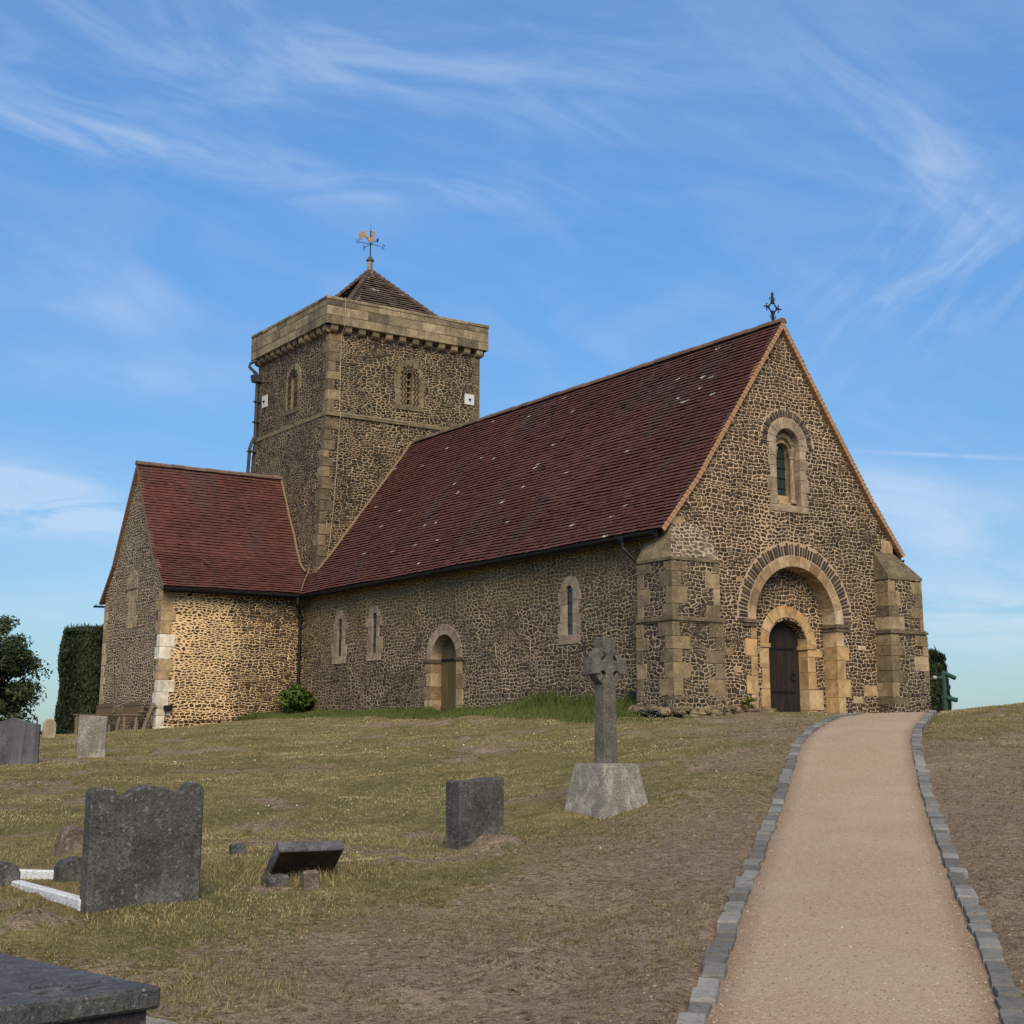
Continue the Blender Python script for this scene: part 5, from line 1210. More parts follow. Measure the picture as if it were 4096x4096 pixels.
# each inner_corner runs from the arm side (angle -12) round through the crossing to the shaft side (angle 102)
cross = [(-.130, .58), (.130, .58), (hw, zc-ha-.08)]
cross += inner_corner(1, -1)[::-1]+[(AL, zc-ha), (AL, zc+ha)]+inner_corner(1, 1)+[(hw, zc+ha+.09), (hw+.012, TOP), (-hw-.012, TOP), (-hw, zc+ha+.09)]+inner_corner(-1, 1)[::-1]+[(-AL, zc+ha), (-AL, zc-ha)]+inner_corner(-1, -1)+[(-hw, zc-ha-.08)]
mb = MB(); mb.prism(cross, F, -.10, .10, bev=.012, back=True, r=(.5, .5)); mb.build('cross_shaft', M['gscross'], cr)
mb = MB(); n_ = 48
for i in range(n_):
    a, b = 2*math.pi*i/n_, 2*math.pi*(i+1)/n_; r0, r1 = .172, .272
    P = lambda r_, t_, y_: V3((r_*math.cos(t_), y_, zc+r_*math.sin(t_)))
    for y_, s_ in ((-.078, 1), (.078, -1)): mb.face([P(r0, a, y_), P(r1, a, y_), P(r1, b, y_), P(r0, b, y_)])
    mb.face([P(r1, a, -.078), P(r1, a, .078), P(r1, b, .078), P(r1, b, -.078)]); mb.face([P(r0, a, -.078), P(r0, b, -.078), P(r0, b, .078), P(r0, a, .078)])
mb.build('ring', M['gscross'], cr)
# leaning slab
sp = on_ground(560, 1650, 13.5, .02); print('slab', sp.y)
ls = empty('leaning_slab', tuple(sp), ROTC-R(6)); tag(ls, 'thick fallen headstone leaning back, brown underside with shade painted in', 'gravestone')
mb = MB(); Mx = Matrix.Rotation(R(50), 4, 'X'); mb.M = Mx
mb.prism([(-.31, -.10), (.31, -.10), (.31, .46), (-.31, .46)], F, -.05, .05, bev=.01, back=True); mb.build('slab', M['gsgrey'], ls)
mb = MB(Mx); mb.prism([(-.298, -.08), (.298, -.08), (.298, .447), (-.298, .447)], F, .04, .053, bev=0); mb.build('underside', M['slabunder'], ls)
def stub(name, mat, loc, s, rz, label, seed, cat='stone', group=None):
    mb = MB(); rough_stone(mb, (0, 0, s[2]*.35), s, seed); o = mb.build(name, mat, smooth=False); o.location = loc; o.rotation_euler = (0, 0, rz); return tag(o, label, cat, group)
def blockstone(name, mat, loc, s, rz, label, cat='stone', bev=.02):
    mb = MB(); mb.bevbox((-s[0]/2, -s[1]/2, -.1), (s[0]/2, s[1]/2, s[2]), bev); o = mb.build(name, mat); o.location = loc; o.rotation_euler = (R(2), R(-3), rz); return tag(o, label, cat)
p = on_ground(586, 1676, 13.35, 0); blockstone('stone_stub', M['gsbrown'], tuple(p), (.15, .09, .15), ROTC, 'low brown stone stub at the foot of the leaning slab', 'stone')
p = on_ground(519, 1672, 13.1, 0); blockstone('stone_block', M['gsdark'], tuple(p), (.22, .16, .09), ROTC+R(10), 'small dark stone block at the left corner of the leaning slab', 'stone')
p = on_ground(133, 1612, 15.4, 0); mb = MB(); mb.prism([(-.17, -.1), (.15, -.1), (.16, .14), (.09, .24), (0, .29), (-.09, .25), (-.15, .12)], F, -.08, .08, bev=.025, back=True); o = mb.build('rough_stone', M['gsbrown']); o.location = p; o.rotation_euler = (0, R(3), ROTC); tag(o, 'brown rounded lichened stump of stone behind the largest headstone', 'stone')
p = on_ground(448, 1612, 16.0, 0); blockstone('stone_block', M['gsdark'], tuple(p), (.15, .10, .10), ROTC, 'small dark block of stone between the largest headstone and leaning slab', 'stone', .012)
p = on_ground(141, 1663, 14.2, 0); mb = MB(); mb.prism([(-.17, -.1), (.17, -.1), (.17, .14), (.12, .19), (0, .22), (-.12, .19), (-.17, .13)], F, -.09, .09, bev=.02, back=True); o = mb.build('foot_stone', M['gsdark']); o.location = p; o.rotation_euler = (0, 0, ROTC); tag(o, 'low grey rounded stone half hidden by the largest headstone', 'stone')
p = on_ground(4, 1672, 13.5, 0); mb = MB(); mb.prism([(-.16, -.1), (.13, -.1), (.13, .12), (.08, .19), (-.02, .21), (-.12, .20), (-.16, .16)], F, -.1, .1, bev=.02, back=True); o = mb.build('corner_stone', M['gsdark']); o.location = p; o.rotation_euler = (0, 0, ROTC); tag(o, 'mottled black and white corner stone of the white kerb, at left edge', 'stone')
kb = empty('grave_kerb', tuple(on_ground(155, 1712, 12, 0)), 0); tag(kb, 'white marble kerb round the grave beside the largest headstone', 'grave kerb')
ka, kc, kd = hit(160, 1716), hit(-28, 1662), hit(126, 1660)
for a, b in ((ka, kc), (kc+V3((.25, .1, 0)), kd)):
    a = V3((a.x, a.y, ground_z(a.x, a.y)+.02)); b = V3((b.x, b.y, ground_z(b.x, b.y)+.02))
    d = b-a; L = d.length; d.normalize(); sd = d.cross(V3((0, 0, 1))).normalized(); upv = sd.cross(d)
    mb = MB(Matrix.Translation(a-kb.location) @ Matrix((d, sd, upv)).transposed().to_4x4()); mb.bevbox((0, -.05, -.12), (L, .05, .06), .012); mb.build('kerb_rail', M['kerbwhite'], kb)
# ledger tomb
tf, tb_, tl = at(306, 1859, 7.98), at(91, 1777, 9.70), at(0, 1900, 7.33)
ux = (tf-tl); ux.z = 0; ux.normalize(); uy = (tb_-tf); uy.z = 0; LY_ = uy.length; uy.normalize()
uy = V3((-ux.y, ux.x, 0)); Lx_ = 1.15
zt = tf.z; gz = ground_z(tf.x, tf.y)
tomb = empty('ledger_tomb', (tf.x, tf.y, gz), math.atan2(ux.y, ux.x)); tag(tomb, 'low blue-grey ledger tomb with overhanging slab in the near left corner', 'tomb')
ht = zt-gz
mb = MB(); mb.bevbox((-Lx_, 0, ht-.115), (0, LY_, ht-.004), .016); mb.build('ledger_edge', M['ledgerside'], tomb)
mb = MB(); mb.bevbox((-Lx_+.02, .02, ht-.03), (-.02, LY_-.02, ht), .012); mb.build('ledger_slab', M['ledger'], tomb)
mb = MB(); mb.bevbox((-Lx_+.06, .05, -.2), (-.05, LY_-.06, ht-.115), .01); mb.build('pedestal', m_gravestone('dark_pitted_pedestal', (.035, .03, .028), (.07, .06, .055), (.16, .15, .13), .4), tomb)
mb = MB(); mb.bevbox((-Lx_-.15, -.14, -.25), (.40, LY_+.12, .15), .02); mb.build('base_step', M['gspale'], tomb)
mb = MB()   # worn raised fragments of a broken emblem
for a, b, w_, h_, rz in ((-.52, .24, .17, .016, .1), (-.34, .20, .13, .014, .3), (-.46, .37, .16, .022, -.2), (-.28, .30, .20, .016, .25)):
    mb.M = Matrix.Translation((a, b, ht)) @ Matrix.Rotation(rz, 4, 'Z'); mb.bevbox((-w_/2, -.026, -.01), (w_/2, .026, h_), .006)
mb.build('worn_relief', M['ledger'], tomb)

# ---------------------------------------------------------------- path edging setts
proto = []
for v in range(6):
    mb = MB(); rg = random.Random(v+50); L = 1.0
    a = [(-.5, -.5), (.5, -.5), (.5, .5), (-.5, .5)]; j = lambda: rg.uniform(-.045, .045)
    bot = [V3((x+j(), y+j(), -1.2)) for x, y in a]; mid = [V3((p.x, p.y, .30+j())) for p in bot]; top = [V3((p.x*.93, p.y*.93, .5+j()*1.3)) for p in bot]
    for A, B in ((bot, mid), (mid, top)):
        for i in range(4): mb.face([A[i], A[(i+1) % 4], B[(i+1) % 4], B[i]])
    mb.face(top); o = mb.build('edging_sett', M['sett']); proto.append(o.data); bpy.data.objects.remove(o)
def setts(XX, YY, side, label):
    t = np.concatenate([[0], np.cumsum(np.hypot(np.diff(XX), np.diff(YY)))]); s = 0; i = 0
    while True:
        L = random.uniform(.17, .33); m = s+L/2
        if m > t[-1]-.3: break
        x = np.interp(m, t, XX); y = np.interp(m, t, YY); x2 = np.interp(m+.1, t, XX); y2 = np.interp(m+.1, t, YY)
        ang = math.atan2(y2-y, x2-x); w_ = random.uniform(.125, .155); nx_, ny_ = math.sin(ang)*side, -math.cos(ang)*side
        x += nx_*(w_/2-.01+random.uniform(-.012, .012)); y += ny_*(w_/2-.01)
        s += L+.036
        if y < 7.0: continue
        o = bpy.data.objects.new('edging_sett', proto[i % 6]); C.objects.link(o); i += 1
        z = float(smooth_ground(np.array([x]), np.array([y]))[0]); z2 = float(smooth_ground(np.array([x+math.cos(ang)*.3]), np.array([y+math.sin(ang)*.3]))[0])
        o.location = (x, y, z-.008+random.uniform(-.012, .010)); o.scale = (L, w_, .085)
        o.rotation_euler = (random.uniform(-.05, .05), -math.atan2(z2-z, .3)+random.uniform(-.04, .04), ang+random.uniform(-.05, .05))
        tag(o, label, 'paving sett', 'stone setts edging the gravel path')
setts(LX, LY, -1, 'grey stone sett in the row along the left edge of the gravel path')
setts(RX, RY, 1, 'grey stone sett in the row along the right edge of the gravel path')

# ---------------------------------------------------------------- benches and timber by the transept
def slat_bench(cy, w, label, z0):
    o = to_world(-5.45, cy, z0); b = empty('bench', tuple(o), AZ-math.pi/2)     # local x along the wall (+y east reversed), -y towards north
    tag(b, label, 'bench', 'old benches against the transept wall')
    b.rotation_euler = (0, 0, AZ+math.pi/2)      # local x = east, local y = north... (faces north)
    mb = MB()
    n_ = int(w/.085)
    for i in range(n_):
        x = -w/2+.06+(w-.12)*(i+.5)/n_; mb.M = Matrix.Translation((x, .06, .42)) @ Matrix.Rotation(R(12), 4, 'X'); mb.bevbox((-.032, -.012, 0), (.032, .012, .52), .004)
    mb.build('back_slats', M['bench'], b)
    mb = MB(); mb.M = Matrix.Translation((0, .06, .42)) @ Matrix.Rotation(R(12), 4, 'X')
    top = [(-w/2, .50), (w/2, .50), (w/2, .58)]+[(w/2-w*k/10, .58+.05*math.sin(math.pi*k/10)) for k in range(1, 10)]+[(-w/2, .58)]
    mb.prism(top, (V3((0, 0, 0)), V3((1, 0, 0)), V3((0, 0, 1)), V3((0, -1, 0))), -.025, .025, back=True); mb.bevbox((-w/2, -.02, .0), (w/2, .02, .07), .005); mb.build('back_rail', M['bench'], b)
    mb = MB()
    for i in range(5): mb.bevbox((-w/2, .10+i*.085, .40), (w/2, .17+i*.085, .43), .005)
    mb.bevbox((-w/2, .49, .32), (w/2, .52, .40), .004); mb.build('seat', M['bench'], b)
    for sx in (-1, 1):
        for y_, h_ in ((.06, .95), (.48, .62)):
            mb = MB(); mb.bevbox((sx*w/2-.035, y_-.035, -.1), (sx*w/2+.035, y_+.035, h_ if y_ > .3 else .44), .006); mb.build('leg', M['rail'], b)
        mb = MB(); mb.bevbox((sx*w/2-.04, -.02, .60), (sx*w/2+.04, .54, .645), .008); mb.build('armrest', M['rail'], b)
slat_bench(22.95, 1.65, 'slatted wooden bench by the transept wall, nearer the clipped yew', -.46)
slat_bench(20.35, 1.65, 'slatted wooden bench by the transept wall, nearer the whitewashed corner', -.46)
ra, rb = at(141.5, 1347, 44.0), at(266.5, 1346.5, 45.2)
gz = ground_z(rb.x, rb.y); rl = empty('timber_rail', (ra.x, ra.y, ground_z(ra.x, ra.y)), math.atan2(rb.y-ra.y, rb.x-ra.x)); tag(rl, 'long wooden rail on three legs standing before the benches', 'rail')
L = math.hypot(rb.x-ra.x, rb.y-ra.y); hz = ra.z-rl.location.z
mb = MB(); mb.bevbox((-.05, -.06, hz-.06), (L+.02, .06, hz), .012); mb.build('top_rail', M['bench'], rl)
for x, lean in ((.06, .0), (L*.665, -.09), (L*.93, -.06)):
    mb = MB(); mb.tube([(x, 0, hz-.03), (x+lean, -.02, -.12)], .052, 6); mb.build('leg', M['rail'], rl)
mb = MB(); mb.bevbox((L*.66, -.03, .10), (L*.93, .03, .16), .006); mb.build('stretcher', M['rail'], rl)
for ya, yb, zt_, lab in ((19.42, 19.18, .53, 'weathered plank leaning by the whitewashed corner, wider front one'), (19.28, 19.10, .50, 'weathered plank leaning by the whitewashed corner, narrower back one')):
    mb = MB(); a, b = to_world(-5.42, ya, -.52), to_world(-5.14, yb, zt_); d = b-a
    mb.tube([a, b], .055 if 'wider' in lab else .038, 4); o = mb.build('plank', M['rail']); tag(o, lab, 'plank', 'planks leaning at the transept corner')

# green post with crossing rails beyond the bank
gp = at(1785.8, 1346, 40); gz = ground_z(gp.x, gp.y); post = empty('fence_post', (gp.x, gp.y, gz), 0); tag(post, 'dark green wooden post with stub rails, in front of the right hedge', 'post')
mb = MB(); mb.tube([(0, 0, -.3), (-.03, 0, 1.82-gz)], .065, 10); mb.build('upright', M['green'], post)
mb = MB(); mb.tube([(.0, .12, 1.83-gz), (.24, -.16, 1.66-gz)], .06, 10); mb.build('rail', M['green'], post)
mb = MB(); mb.tube([(-.08, .05, 1.16-gz), (.25, -.20, 1.07-gz)], .065, 10); mb.build('rail', M['green'], post)
mb = MB(); mb.tube([(-.0, 0, 1.67-gz), (-.25, -.06, 1.68-gz)], .045, 10); mb.build('rail', M['green'], post)
mb = MB(); mb.tube([(-.25, -.06, 1.68-gz), (-.34, -.082, 1.683-gz)], .047, 10); mb.build('rail_end', M['greenpale'], post)

# ---------------------------------------------------------------- vegetation
def leaf_mesh(name, pts, nrm, size, tone, mat, parent=None, aspect=1.7, rg=rng):
    """one diamond-shaped leaf (two triangles) per point"""
    n = len(pts); d = nrm/np.maximum(1e-6, np.linalg.norm(nrm, axis=1, keepdims=True))
    t = rg.normal(size=(n, 3)); t -= d*(t*d).sum(1, keepdims=True); t /= np.maximum(1e-6, np.linalg.norm(t, axis=1, keepdims=True)); b = np.cross(d, t)
    s = np.asarray(size).reshape(-1, 1)*np.ones((n, 1))
    V = np.stack([pts-b*s*.5*aspect, pts+t*s*.38+d*s*.08, pts+b*s*.5*aspect, pts-t*s*.38+d*s*.08], 1).reshape(-1, 3)
    return raw_mesh(name, V, 4, np.arange(4*n), mat, {'tone': np.repeat(tone, 4)}, parent)
M['yew'] = m_leaf('yew_foliage', [(0, (.010, .016, .006)), (.5, (.022, .032, .012)), (1, (.050, .060, .022))])
M['oak'] = m_leaf('broadleaf_foliage', [(0, (.018, .032, .014)), (.5, (.040, .062, .026)), (1, (.085, .115, .048))])
M['fern'] = m_leaf('fern_foliage', [(0, (.030, .055, .010)), (.5, (.060, .105, .018)), (1, (.12, .17, .04))])
M['lime'] = m_leaf('yellow_green_foliage', [(0, (.06, .08, .01)), (.5, (.11, .13, .02)), (1, (.20, .20, .045))])
def clipped_yew(name, loc, rx, ry, h, rz, label, n=26000, seed=1, rnd_top=.35):
    rg = np.random.default_rng(seed); t = empty(name, loc, rz); tag(t, label, 'hedge')
    m = rg.random(n); th = rg.random(n)*2*np.pi; k = 5.0
    sup = (np.abs(np.cos(th))**k+np.abs(np.sin(th))**k)**(-1/k)
    zz = rg.random(n)**.9*h
    top = m < .22
    ph = th*9+np.sin(zz*1.3+th*5)*.8
    fl = 1+.035*np.sin(ph)+.03*np.sin(zz*3+th*3)-.03*rg.random(n)
    round_ = np.sqrt(np.clip(1-np.clip((zz-(h-rnd_top))/rnd_top, 0, 1)**2*.45, 0, 1))
    foot = 1-.12*np.clip((.5-zz)/.5, 0, 1)
    x = rx*sup*np.cos(th)*fl*round_*foot; y = ry*sup*np.sin(th)*fl*round_*foot
    rr = np.sqrt(rg.random(n)); x[top] = (rx*sup*np.cos(th)*rr)[top]; y[top] = (ry*sup*np.sin(th)*rr)[top]; zz[top] = (h-rnd_top*.33*rr**4+rg.normal(size=n)*.035)[top]
    spr = rg.random(n) < .05; zz[spr & top] += rg.random((spr & top).sum())*.18
    P = np.stack([x, y, zz], 1); nr = np.stack([np.cos(th), np.sin(th), rg.normal(size=n)*.3], 1)+rg.normal(size=(n, 3))*.5; nr[top] += (0, 0, 1.2)
    tone = np.clip(.45+.25*np.sin(ph)+rg.normal(size=n)*.22, 0, 1)
    # upright sprays: long diamonds pointing up
    d = nr/np.linalg.norm(nr, axis=1, keepdims=True); up = np.tile([0, 0, 1.], (n, 1))+rg.normal(size=(n, 3))*.25; up -= d*(up*d).sum(1, keepdims=True); up /= np.linalg.norm(up, axis=1, keepdims=True); sd = np.cross(d, up)
    s = (.055+.05*rg.random(n))[:, None]
    V = np.stack([P-up*s, P+sd*s*.38, P+up*s*1.5, P-sd*s*.38], 1).reshape(-1, 3)
    raw_mesh('foliage', V, 4, np.arange(4*n), M['yew'], {'tone': np.repeat(tone, 4)}, t)
    mb = MB(); mb.lathe([(min(rx, ry)*.8, .1), (min(rx, ry)*.86, h*.5), (min(rx, ry)*.8, h-.35), (0, h-.3)], (0, 0, 0), 14); 
    core = mb.build('inner_branches', M['bark'], t); core.scale = (rx/min(rx, ry), ry/min(rx, ry), 1)
    return t
yl = at(150, 1388, 52); yl.z = min(ground_z(-15, 52), yl.z)
clipped_yew('clipped_yew', (-14.95, 53.2, ground_z(-14.95, 53.2)-.1), 1.55, 1.4, 4.03-ground_z(-14.95, 53.2), R(10), 'tall square-clipped dark yew standing left of the transept', 30000, 3)
clipped_yew('clipped_yew', (11.65, 45.0, ground_z(11.65, 45)-.1), 1.25, 1.3, 2.75-ground_z(11.65, 45), R(5), 'clipped dark yew with a sloping top at the right of the church', 22000, 4, .6)
def clump_tree(name, loc, h, cr_r, cz, label, nclump, nleaf, size, mat, seed, trunk_r=.28, squash=.85, cat='tree', lowz=0.0):
    rg = np.random.default_rng(seed); t = empty(name, loc, 0); tag(t, label, cat)
    mb = MB(); top = V3((0, 0, cz)); mb.tube([(0, 0, -.4), (.05, .03, cz*.4), (-.05, .05, cz*.8), (0, 0, cz*1.2)], [trunk_r*1.3, trunk_r, trunk_r*.7, trunk_r*.35], 9)
    cents = []
    for i in range(nclump):
        d = rg.normal(size=3); d /= np.linalg.norm(d); r_ = cr_r*(.45+.55*rg.random()**.5)
        c = np.array([d[0]*r_, d[1]*r_, cz+d[2]*r_*squash]);
        if c[2] < lowz: c[2] = lowz+rg.random()*.6
        cents.append(c); a = V3((0, 0, cz*rg.uniform(.35, .95))); b = V3(tuple(c)); mid = a.lerp(b, .55)+V3((0, 0, .15*cr_r))
        mb.tube([a, mid, b], [trunk_r*.30, trunk_r*.16, trunk_r*.04], 5)
    mb.build('trunk', M['bark'], t)
    P = []; NN = []; T = []
    for c in cents:
        n = int(nleaf*rg.uniform(.6, 1.4)); cr_ = cr_r*rg.uniform(.12, .30); q_ = rg.normal(size=(n, 3)); q_ /= np.linalg.norm(q_, axis=1, keepdims=True)
        q_ *= (rg.random((n, 1))**.45)*cr_*np.array([1.15, 1.15, .75]); P.append(c+q_); NN.append(q_/cr_+rg.normal(size=(n, 3))*.6+np.array([0, 0, .4])); T.append(np.clip(rg.normal(.5, .14)+rg.normal(size=n)*.2, 0, 1))
    P = np.concatenate(P); leaf_mesh('crown', P, np.concatenate(NN), size*(.7+.6*rg.random(len(P))), np.concatenate(T), mat, t, 1.6, rg)
    return t
ty = 58; tx = at(-62, 1390, ty).x; clump_tree('broadleaf_tree', (tx, ty, ground_z(tx, ty)), 7, 2.65, 2.35-ground_z(tx, ty)+.2, 'dense green broadleaf tree rising at the left edge behind the graves', 125, 330, .095, M['oak'], 11, lowz=.25, squash=1.0)
bx = at(84, 1390, 56).x; clump_tree('bush', (bx, 56, ground_z(bx, 56)), 1, .75, .8, 'small green bush between the broadleaf tree and the clipped yew', 16, 130, .09, M['oak'], 12, .07, cat='bush')
bx = at(40, 1390, 60).x; clump_tree('bush', (bx, 61, ground_z(bx, 61)), 1, 1.3, .9, 'dark low shrub growing under the broadleaf tree', 24, 200, .09, M['oak'], 13, .09, cat='bush')
def fern_shrub(name, loc, rad, h, label, nf, mat, seed, leaf=.05):
    rg = np.random.default_rng(seed); t = empty(name, loc, 0); tag(t, label, 'shrub'); mb = MB(); P = []; NN = []; T = []
    for i in range(nf):
        th = rg.random()*2*np.pi; out = rad*rg.random()**.6; hh = h*(1-.45*(out/rad)**2)*rg.uniform(.7, 1.05); bx_, by_ = .3*out*np.cos(th), .3*out*np.sin(th)
        pts = [V3((bx_+(out*np.cos(th)-bx_)*s**1.5, by_+(out*np.sin(th)-by_)*s**1.5, hh*(s*1.5-.5*s*s*(1.0)))) for s in np.linspace(0, 1, 6)]
        mb.tube(pts, [.010, .009, .007, .005, .004, .002], 4); tn = rg.normal(.5, .2)
        for k in range(16):
            s = .2+.8*k/16; j = min(4, int(s*5)); p = pts[j].lerp(pts[j+1], s*5-j)
            for sg in (-1, 1):
                off = np.array([-np.sin(th), np.cos(th), 0])*sg*leaf*(1.3-s)*1.3
                P.append(np.array(p)+off); NN.append([np.cos(th)*.4, np.sin(th)*.4, 1]); T.append(np.clip(tn+rg.normal()*.12, 0, 1))
    mb.build('stems', M['fern'] if False else M['bark'], t); P = np.array(P); leaf_mesh('fronds', P, np.array(NN)+rg.normal(size=P.shape)*.5, leaf*(1+.6*rg.random(len(P))), np.array(T), mat, t, 1.9, rg)
    return t
lp = to_world(-.62, 18.3, 0); fern_shrub('fern_shrub', (lp.x, lp.y, ground_z(lp.x, lp.y)-.05), .72, 1.02, 'bright green ferny shrub in the corner by the black downpipe', 170, M['fern'], 21, .07)
lp = to_world(2.12, -.22, 0); clump_tree('small_shrub', (lp.x, lp.y, ground_z(lp.x, lp.y)+.02), .3, .19, .20, 'small yellow-green bush at the foot of the west buttress', 16, 90, .035, M['lime'], 22, .02, cat='shrub')

# ---------------------------------------------------------------- grass
def blades(name, x, y, hgt, wid, tone, mat, lean=.5, label='', cat='grass', z=None):
    n = len(x)
    if z is None: z, _, _ = ground_fields(x, y)
    th = rng.random(n)*2*np.pi; dx_, dy_ = np.cos(th), np.sin(th); la = rng.random(n)*lean*hgt; ph = rng.random(n)*2*np.pi
    b = np.stack([x, y, z-.008], 1); w_ = np.stack([dx_, dy_, 0*dx_], 1)*wid[:, None]
    ln = np.stack([np.cos(ph)*la, np.sin(ph)*la, hgt], 1)
    V = np.stack([b-w_, b+w_, b+ln*.55+w_*.6+np.stack([0*la, 0*la, hgt*.06], 1), b+ln], 1).reshape(-1, 3)
    o = raw_mesh(name, V, 4, np.arange(4*n), mat, {'tone': np.repeat(tone, 4)})
    return tag(o, label, cat, kind='stuff')
M['dry'] = m_leaf('dry_grass_blade', [(0, (.100, .088, .038)), (.35, (.20, .168, .076)), (.7, (.34, .275, .135)), (1, (.54, .44, .26))], 1.0)
M['lushg'] = m_leaf('green_grass_blade', [(0, (.040, .055, .013)), (.5, (.098, .128, .034)), (1, (.20, .22, .075))], 1.0)
# turf: candidates denser near the camera
n = 520000
yy = 7.2+(46-7.2)*rng.random(n)**1.75; xx = (rng.random(n)*2-1)*(yy*.40+1.2)+.2
pd, lf = path_uv(xx, yy); z, so, lu = ground_fields(xx, yy); lx, ly = to_local(xx, yy)
inside = (lx > -.05) & (ly > -.5) | (lx > -5.1) & (ly > 19.0)
keep = (pd > .22) & ~inside & (rng.random(n) > so*.78-.02) & (vnoise(xx, yy, 3.5, 71)+.35*rng.random(n) > .38)
xx, yy, z, so, lu = xx[keep], yy[keep], z[keep], so[keep], lu[keep]; n = len(xx)
pat = vnoise(xx, yy, .8, 81)
hh = (.009+.017*rng.random(n)**2+.011*pat)*(1+.012*yy)*(1-.45*so)
tone = np.clip(.18+.55*vnoise(xx, yy, 1.6, 83)+.40*(rng.random(n)-.5)+.25*(pat-.5)+.2*(rng.random(n) > .95)-.12*so, 0, 1)
blades('turf_grass', xx, yy, hh, .0022+.00028*yy+0*xx, tone, M['dry'], .9, 'short sparse dry turf covering the churchyard slope', z=z)
n = 420000; yy = 7.2+20*rng.random(n)**1.5; xx = (rng.random(n)*2-1)*(yy*.40+1.2)+.2
pd, lf = path_uv(xx, yy); z, so, lu = ground_fields(xx, yy); cl_ = vnoise(xx, yy*.7, 3, 109)*.3+vnoise(xx, yy*.7, 9, 111)*.35+vnoise(xx, yy*.7, 24, 113)*.35
k = (pd > .2) & (so > .22) & (cl_ > .53+.07*rng.random(n)); xx, yy, z, so, cl_ = xx[k], yy[k], z[k], so[k], cl_[k]; n = len(xx)
M['dead'] = m_leaf('dead_grass_blade', [(0, (.048, .038, .020)), (.5, (.115, .092, .046)), (.8, (.24, .185, .105)), (1, (.45, .36, .23))], 1.0)
blades('dead_thatch', xx, yy, (.008+.014*rng.random(n)**2)*(1+.012*yy), .0022+.00026*yy, np.clip(rng.normal(.24, .20, n), 0, 1), M['dead'], 1.6, 'dead brown thatch and roots matted over the bare sandy soil', z=z)
# small green clumps surviving in the worn ground
n = 130000; yy = 7.2+22*rng.random(n)**1.5; xx = (rng.random(n)*2-1)*(yy*.40+1.2)+.2
pd, lf = path_uv(xx, yy); z, so, lu = ground_fields(xx, yy); cl_ = fbm(xx, yy*.8, 1.5, 131, 4)
k = (pd > .25) & (so > .15) & (cl_ > .575+.05*rng.random(n)); xx, yy, z, cl_ = xx[k], yy[k], z[k], cl_[k]; n = len(xx)
M['clump'] = m_leaf('dull_green_blade', [(0, (.060, .062, .024)), (.5, (.125, .120, .046)), (1, (.26, .225, .10))], 1.0)
blades('grass_clumps', xx, yy, (.012+.030*rng.random(n)**1.5)*(1+.012*yy), .0020+.00024*yy, np.clip(rng.normal(.45, .22, n), 0, 1), M['clump'], 1.0, 'small dull green grass clumps scattered over worn bare ground', z=z)
# taller tufts round stones and on the sunny bank
tx_, ty_, th_, tg_ = [], [], [], []
def tuft(px, row, d, rad, n, h, g=.0):
    p = hit(px, row); a = rng.random(n)*2*np.pi; r_ = rad*np.sqrt(rng.random(n)); tx_.append(p.x+r_*np.cos(a)*1.3); ty_.append(p.y+r_*np.sin(a)); th_.append(h*(.4+.8*rng.random(n))); tg_.append(np.clip(rng.normal(.5+g, .25, n), 0, 1))
for a in ((560, 1662, 13.4, .45, 500, .09), (640, 1650, 13.9, .45, 400, .10), (860, 1612, 15.8, .4, 260, .06, .0), (800, 1590, 16.2, .5, 160, .12, .15), (480, 1650, 14.2, .7, 700, .10), (350, 1700, 12.2, .35, 300, .06), (230, 1728, 11.7, .5, 500, .06), (1110, 1545, 19.8, .5, 500, .06), (1190, 1525, 20.0, .4, 300, .06), (400, 1880, 8.8, .45, 700, .07, -.05), (330, 1850, 9.2, .4, 500, .06), (90, 1630, 15, .8, 700, .08), (30, 1690, 12.8, .5, 400, .06), (600, 1700, 12.5, .8, 500, .06), (1000, 1590, 16.6, .6, 350, .07), (880, 1480, 21, .3, 100, .12), (100, 1690, 13, .6, 500, .06), (430, 1640, 15, .5, 300, .1), (700, 1600, 15.8, .7, 350, .08)): tuft(*a)
blades('tall_grass', np.concatenate(tx_), np.concatenate(ty_), np.concatenate(th_), .0028+0*np.concatenate(tx_), np.clip(np.concatenate(tg_)-.14, 0, 1), M['dry'], 1.0, 'longer seeding grass round the gravestones')
# lush strip along the north wall, tall near the wall
n = 42000; ly = .3+19.5*rng.random(n); lx = -2.9*rng.random(n)**1.6-.03
sel = (ly < 18.9) | (lx < -.1); ly, lx = ly[sel], lx[sel]
n2 = 9000; lx2 = -5.2*rng.random(n2); ly2 = 19.05-1.0*rng.random(n2)**1.8; lx = np.concatenate([lx, lx2]); ly = np.concatenate([ly, ly2])
wx = OX+lx*cs-ly*sn; wy = OY+lx*sn+ly*cs; z, so, lu = ground_fields(wx, wy)
k = (lu > .25+.4*rng.random(len(wx))); wx, wy, z, lu, lx, ly = wx[k], wy[k], z[k], lu[k], lx[k], ly[k]; n = len(wx)
dwall = np.where(ly < 18, -lx, np.minimum(-lx, 19.1-ly))
tallness = np.exp(-dwall/.7)*(.35+1.0*vnoise(wx, wy, .9, 91))*(1+1.3*np.exp(-((ly-3.2)/2.6)**2))*(1-.5*np.exp(-((ly-14)/2.5)**2))*(1-.75*np.exp(-((ly-9.8)/.55)**2))
hh = .045+.05*rng.random(n)+.30*tallness*rng.random(n)
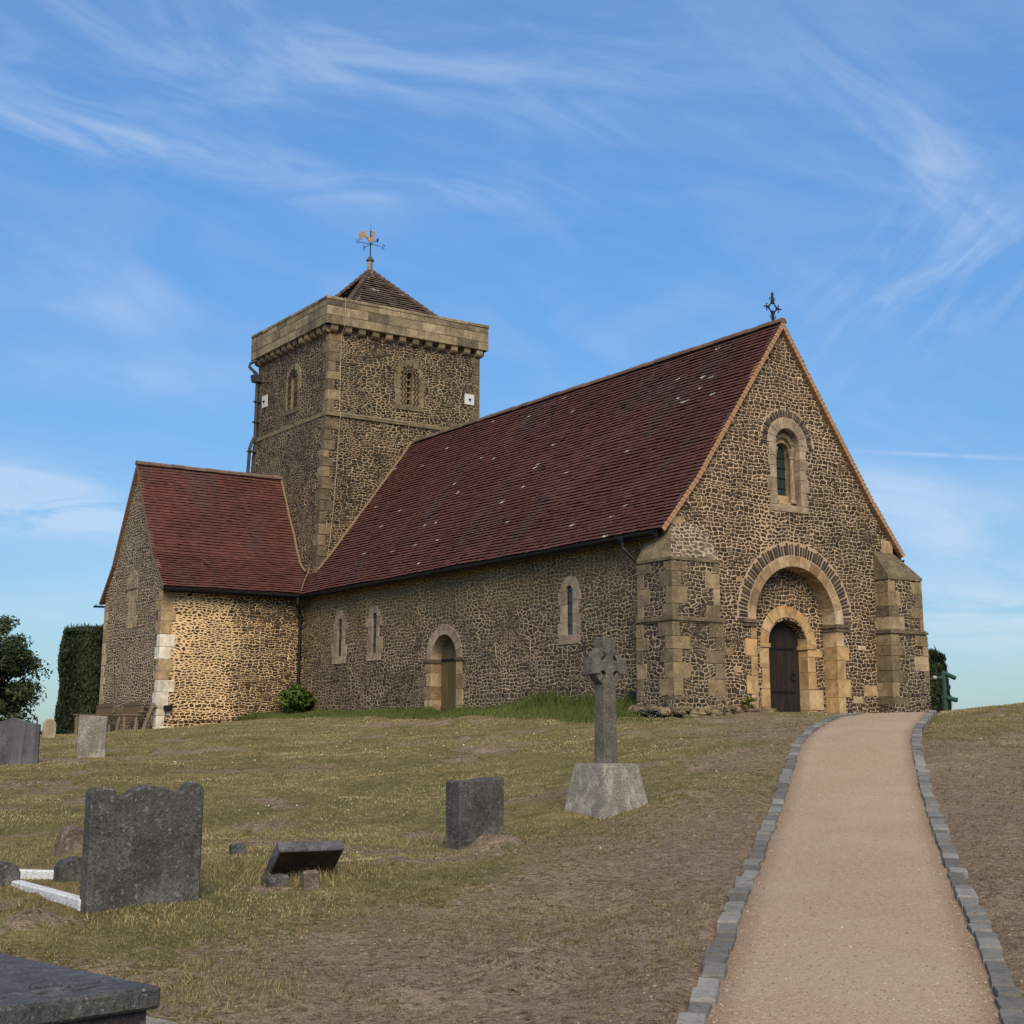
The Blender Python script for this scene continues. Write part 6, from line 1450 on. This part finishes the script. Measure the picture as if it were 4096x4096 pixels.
blades('lush_grass', wx, wy, hh, .010+.006*rng.random(n), np.clip(.40+.35*(vnoise(wx, wy, 1.1, 93)-.5)+.3*(rng.random(n)-.5)-.15*tallness, 0, 1), M['lushg'], .55, 'long green grass and weeds along the foot of the church wall', z=z)
# daisies and pale fallen scraps
n = 1500; yy = 9+36*rng.random(n)**1.2; xx = (rng.random(n)*2-1)*(yy*.38+.5)
pd, lf = path_uv(xx, yy); z, so, lu = ground_fields(xx, yy); lx, ly = to_local(xx, yy)
k = (pd > .4) & ~((lx > 0) & (ly > -.3)) & ~((lx > -5.1) & (ly > 19)) & (vnoise(xx, yy, .45, 101)+.15*lu > .52+.2*rng.random(n)); xx, yy, z, lu = xx[k], yy[k], z[k], lu[k]
P = np.stack([xx, yy, z+.02+.05*lu], 1); nr = rng.normal(size=P.shape)*.4+np.array([0, -.4, .8])
M['petal'] = m_flat('white_petal', (.72, .69, .60), .8, .15)
o = leaf_mesh('daisies', P, nr, (.010+.010*rng.random(len(P)))*np.clip(P[:, 1]/16, .6, 1.9), np.ones(len(P)), M['petal'], None, 1.0); tag(o, 'scattered tiny white daisies and petals in the turf', 'daisies', kind='stuff')
# loose gravel and clods on the path and bare soil
n = 9000; yy = 7.5+22*rng.random(n)**1.7; l_ = np.interp(yy, LY, LX); r_ = np.interp(yy, RY, RX); tt = rng.random(n); e = rng.random(n) < .4
tt = np.where(e, np.where(rng.random(n) < .5, .02+.10*tt**2, .98-.10*tt**2), tt); xx = l_+(r_-l_)*tt; z = smooth_ground(xx, yy)+.012*np.sin(math.pi*tt)+(fbm(xx, yy, 1.3, 61, 3)-.5)*.02+.001
s = (.003+.006*rng.random(n)**3)[:, None]
oc = np.array([[1, 0, 0], [0, 1, 0], [-1, 0, 0], [0, -1, 0], [0, 0, .8]])
jit = 1+.35*rng.normal(size=(n, 5, 3)); V = (np.stack([xx, yy, z], 1)[:, None, :]+oc[None]*jit*s[:, None, :]).reshape(-1, 3)
tri = (np.arange(n)[:, None]*5+np.array([[0, 1, 4, 1, 2, 4, 2, 3, 4, 3, 0, 4]])).ravel()
M['clod'] = m_leaf('soil_clod', [(0, (.09, .062, .040)), (.6, (.20, .145, .098)), (1, (.32, .24, .165))], 1.0)
M['grit'] = m_leaf('grit', [(0, (.15, .11, .08)), (.4, (.29, .215, .15)), (.85, (.42, .33, .26)), (1, (.60, .54, .46))], .95)
o = raw_mesh('loose_gravel', V, 3, tri, M['grit'], {'tone': np.repeat(rng.random(n), 5)}); tag(o, 'loose gravel and grit lying on the path', 'gravel', kind='stuff')

n = 60000; yy = 7.4+18*rng.random(n)**1.6; xx = (rng.random(n)*2-1)*(yy*.40+1.0); pd, lf = path_uv(xx, yy); z, so, lu = ground_fields(xx, yy)
k = (pd > .16) & (so > .25+.3*rng.random(n)) & (vnoise(xx, yy, 5, 121) > .42); xx, yy, z = xx[k], yy[k], z[k]; n = len(xx)
s = (.004+.011*rng.random(n)**4)[:, None]; jit = 1+.35*rng.normal(size=(n, 5, 3)); V = (np.stack([xx, yy, z], 1)[:, None, :]+oc[None]*jit*s[:, None, :]).reshape(-1, 3)
tri = (np.arange(n)[:, None]*5+np.array([[0, 1, 4, 1, 2, 4, 2, 3, 4, 3, 0, 4]])).ravel()
o = raw_mesh('soil_clods', V, 3, tri, M['clod'], {'tone': np.repeat(rng.random(n), 5)}); tag(o, 'crumbs of dry sandy soil on the bare ground', 'soil', kind='stuff')
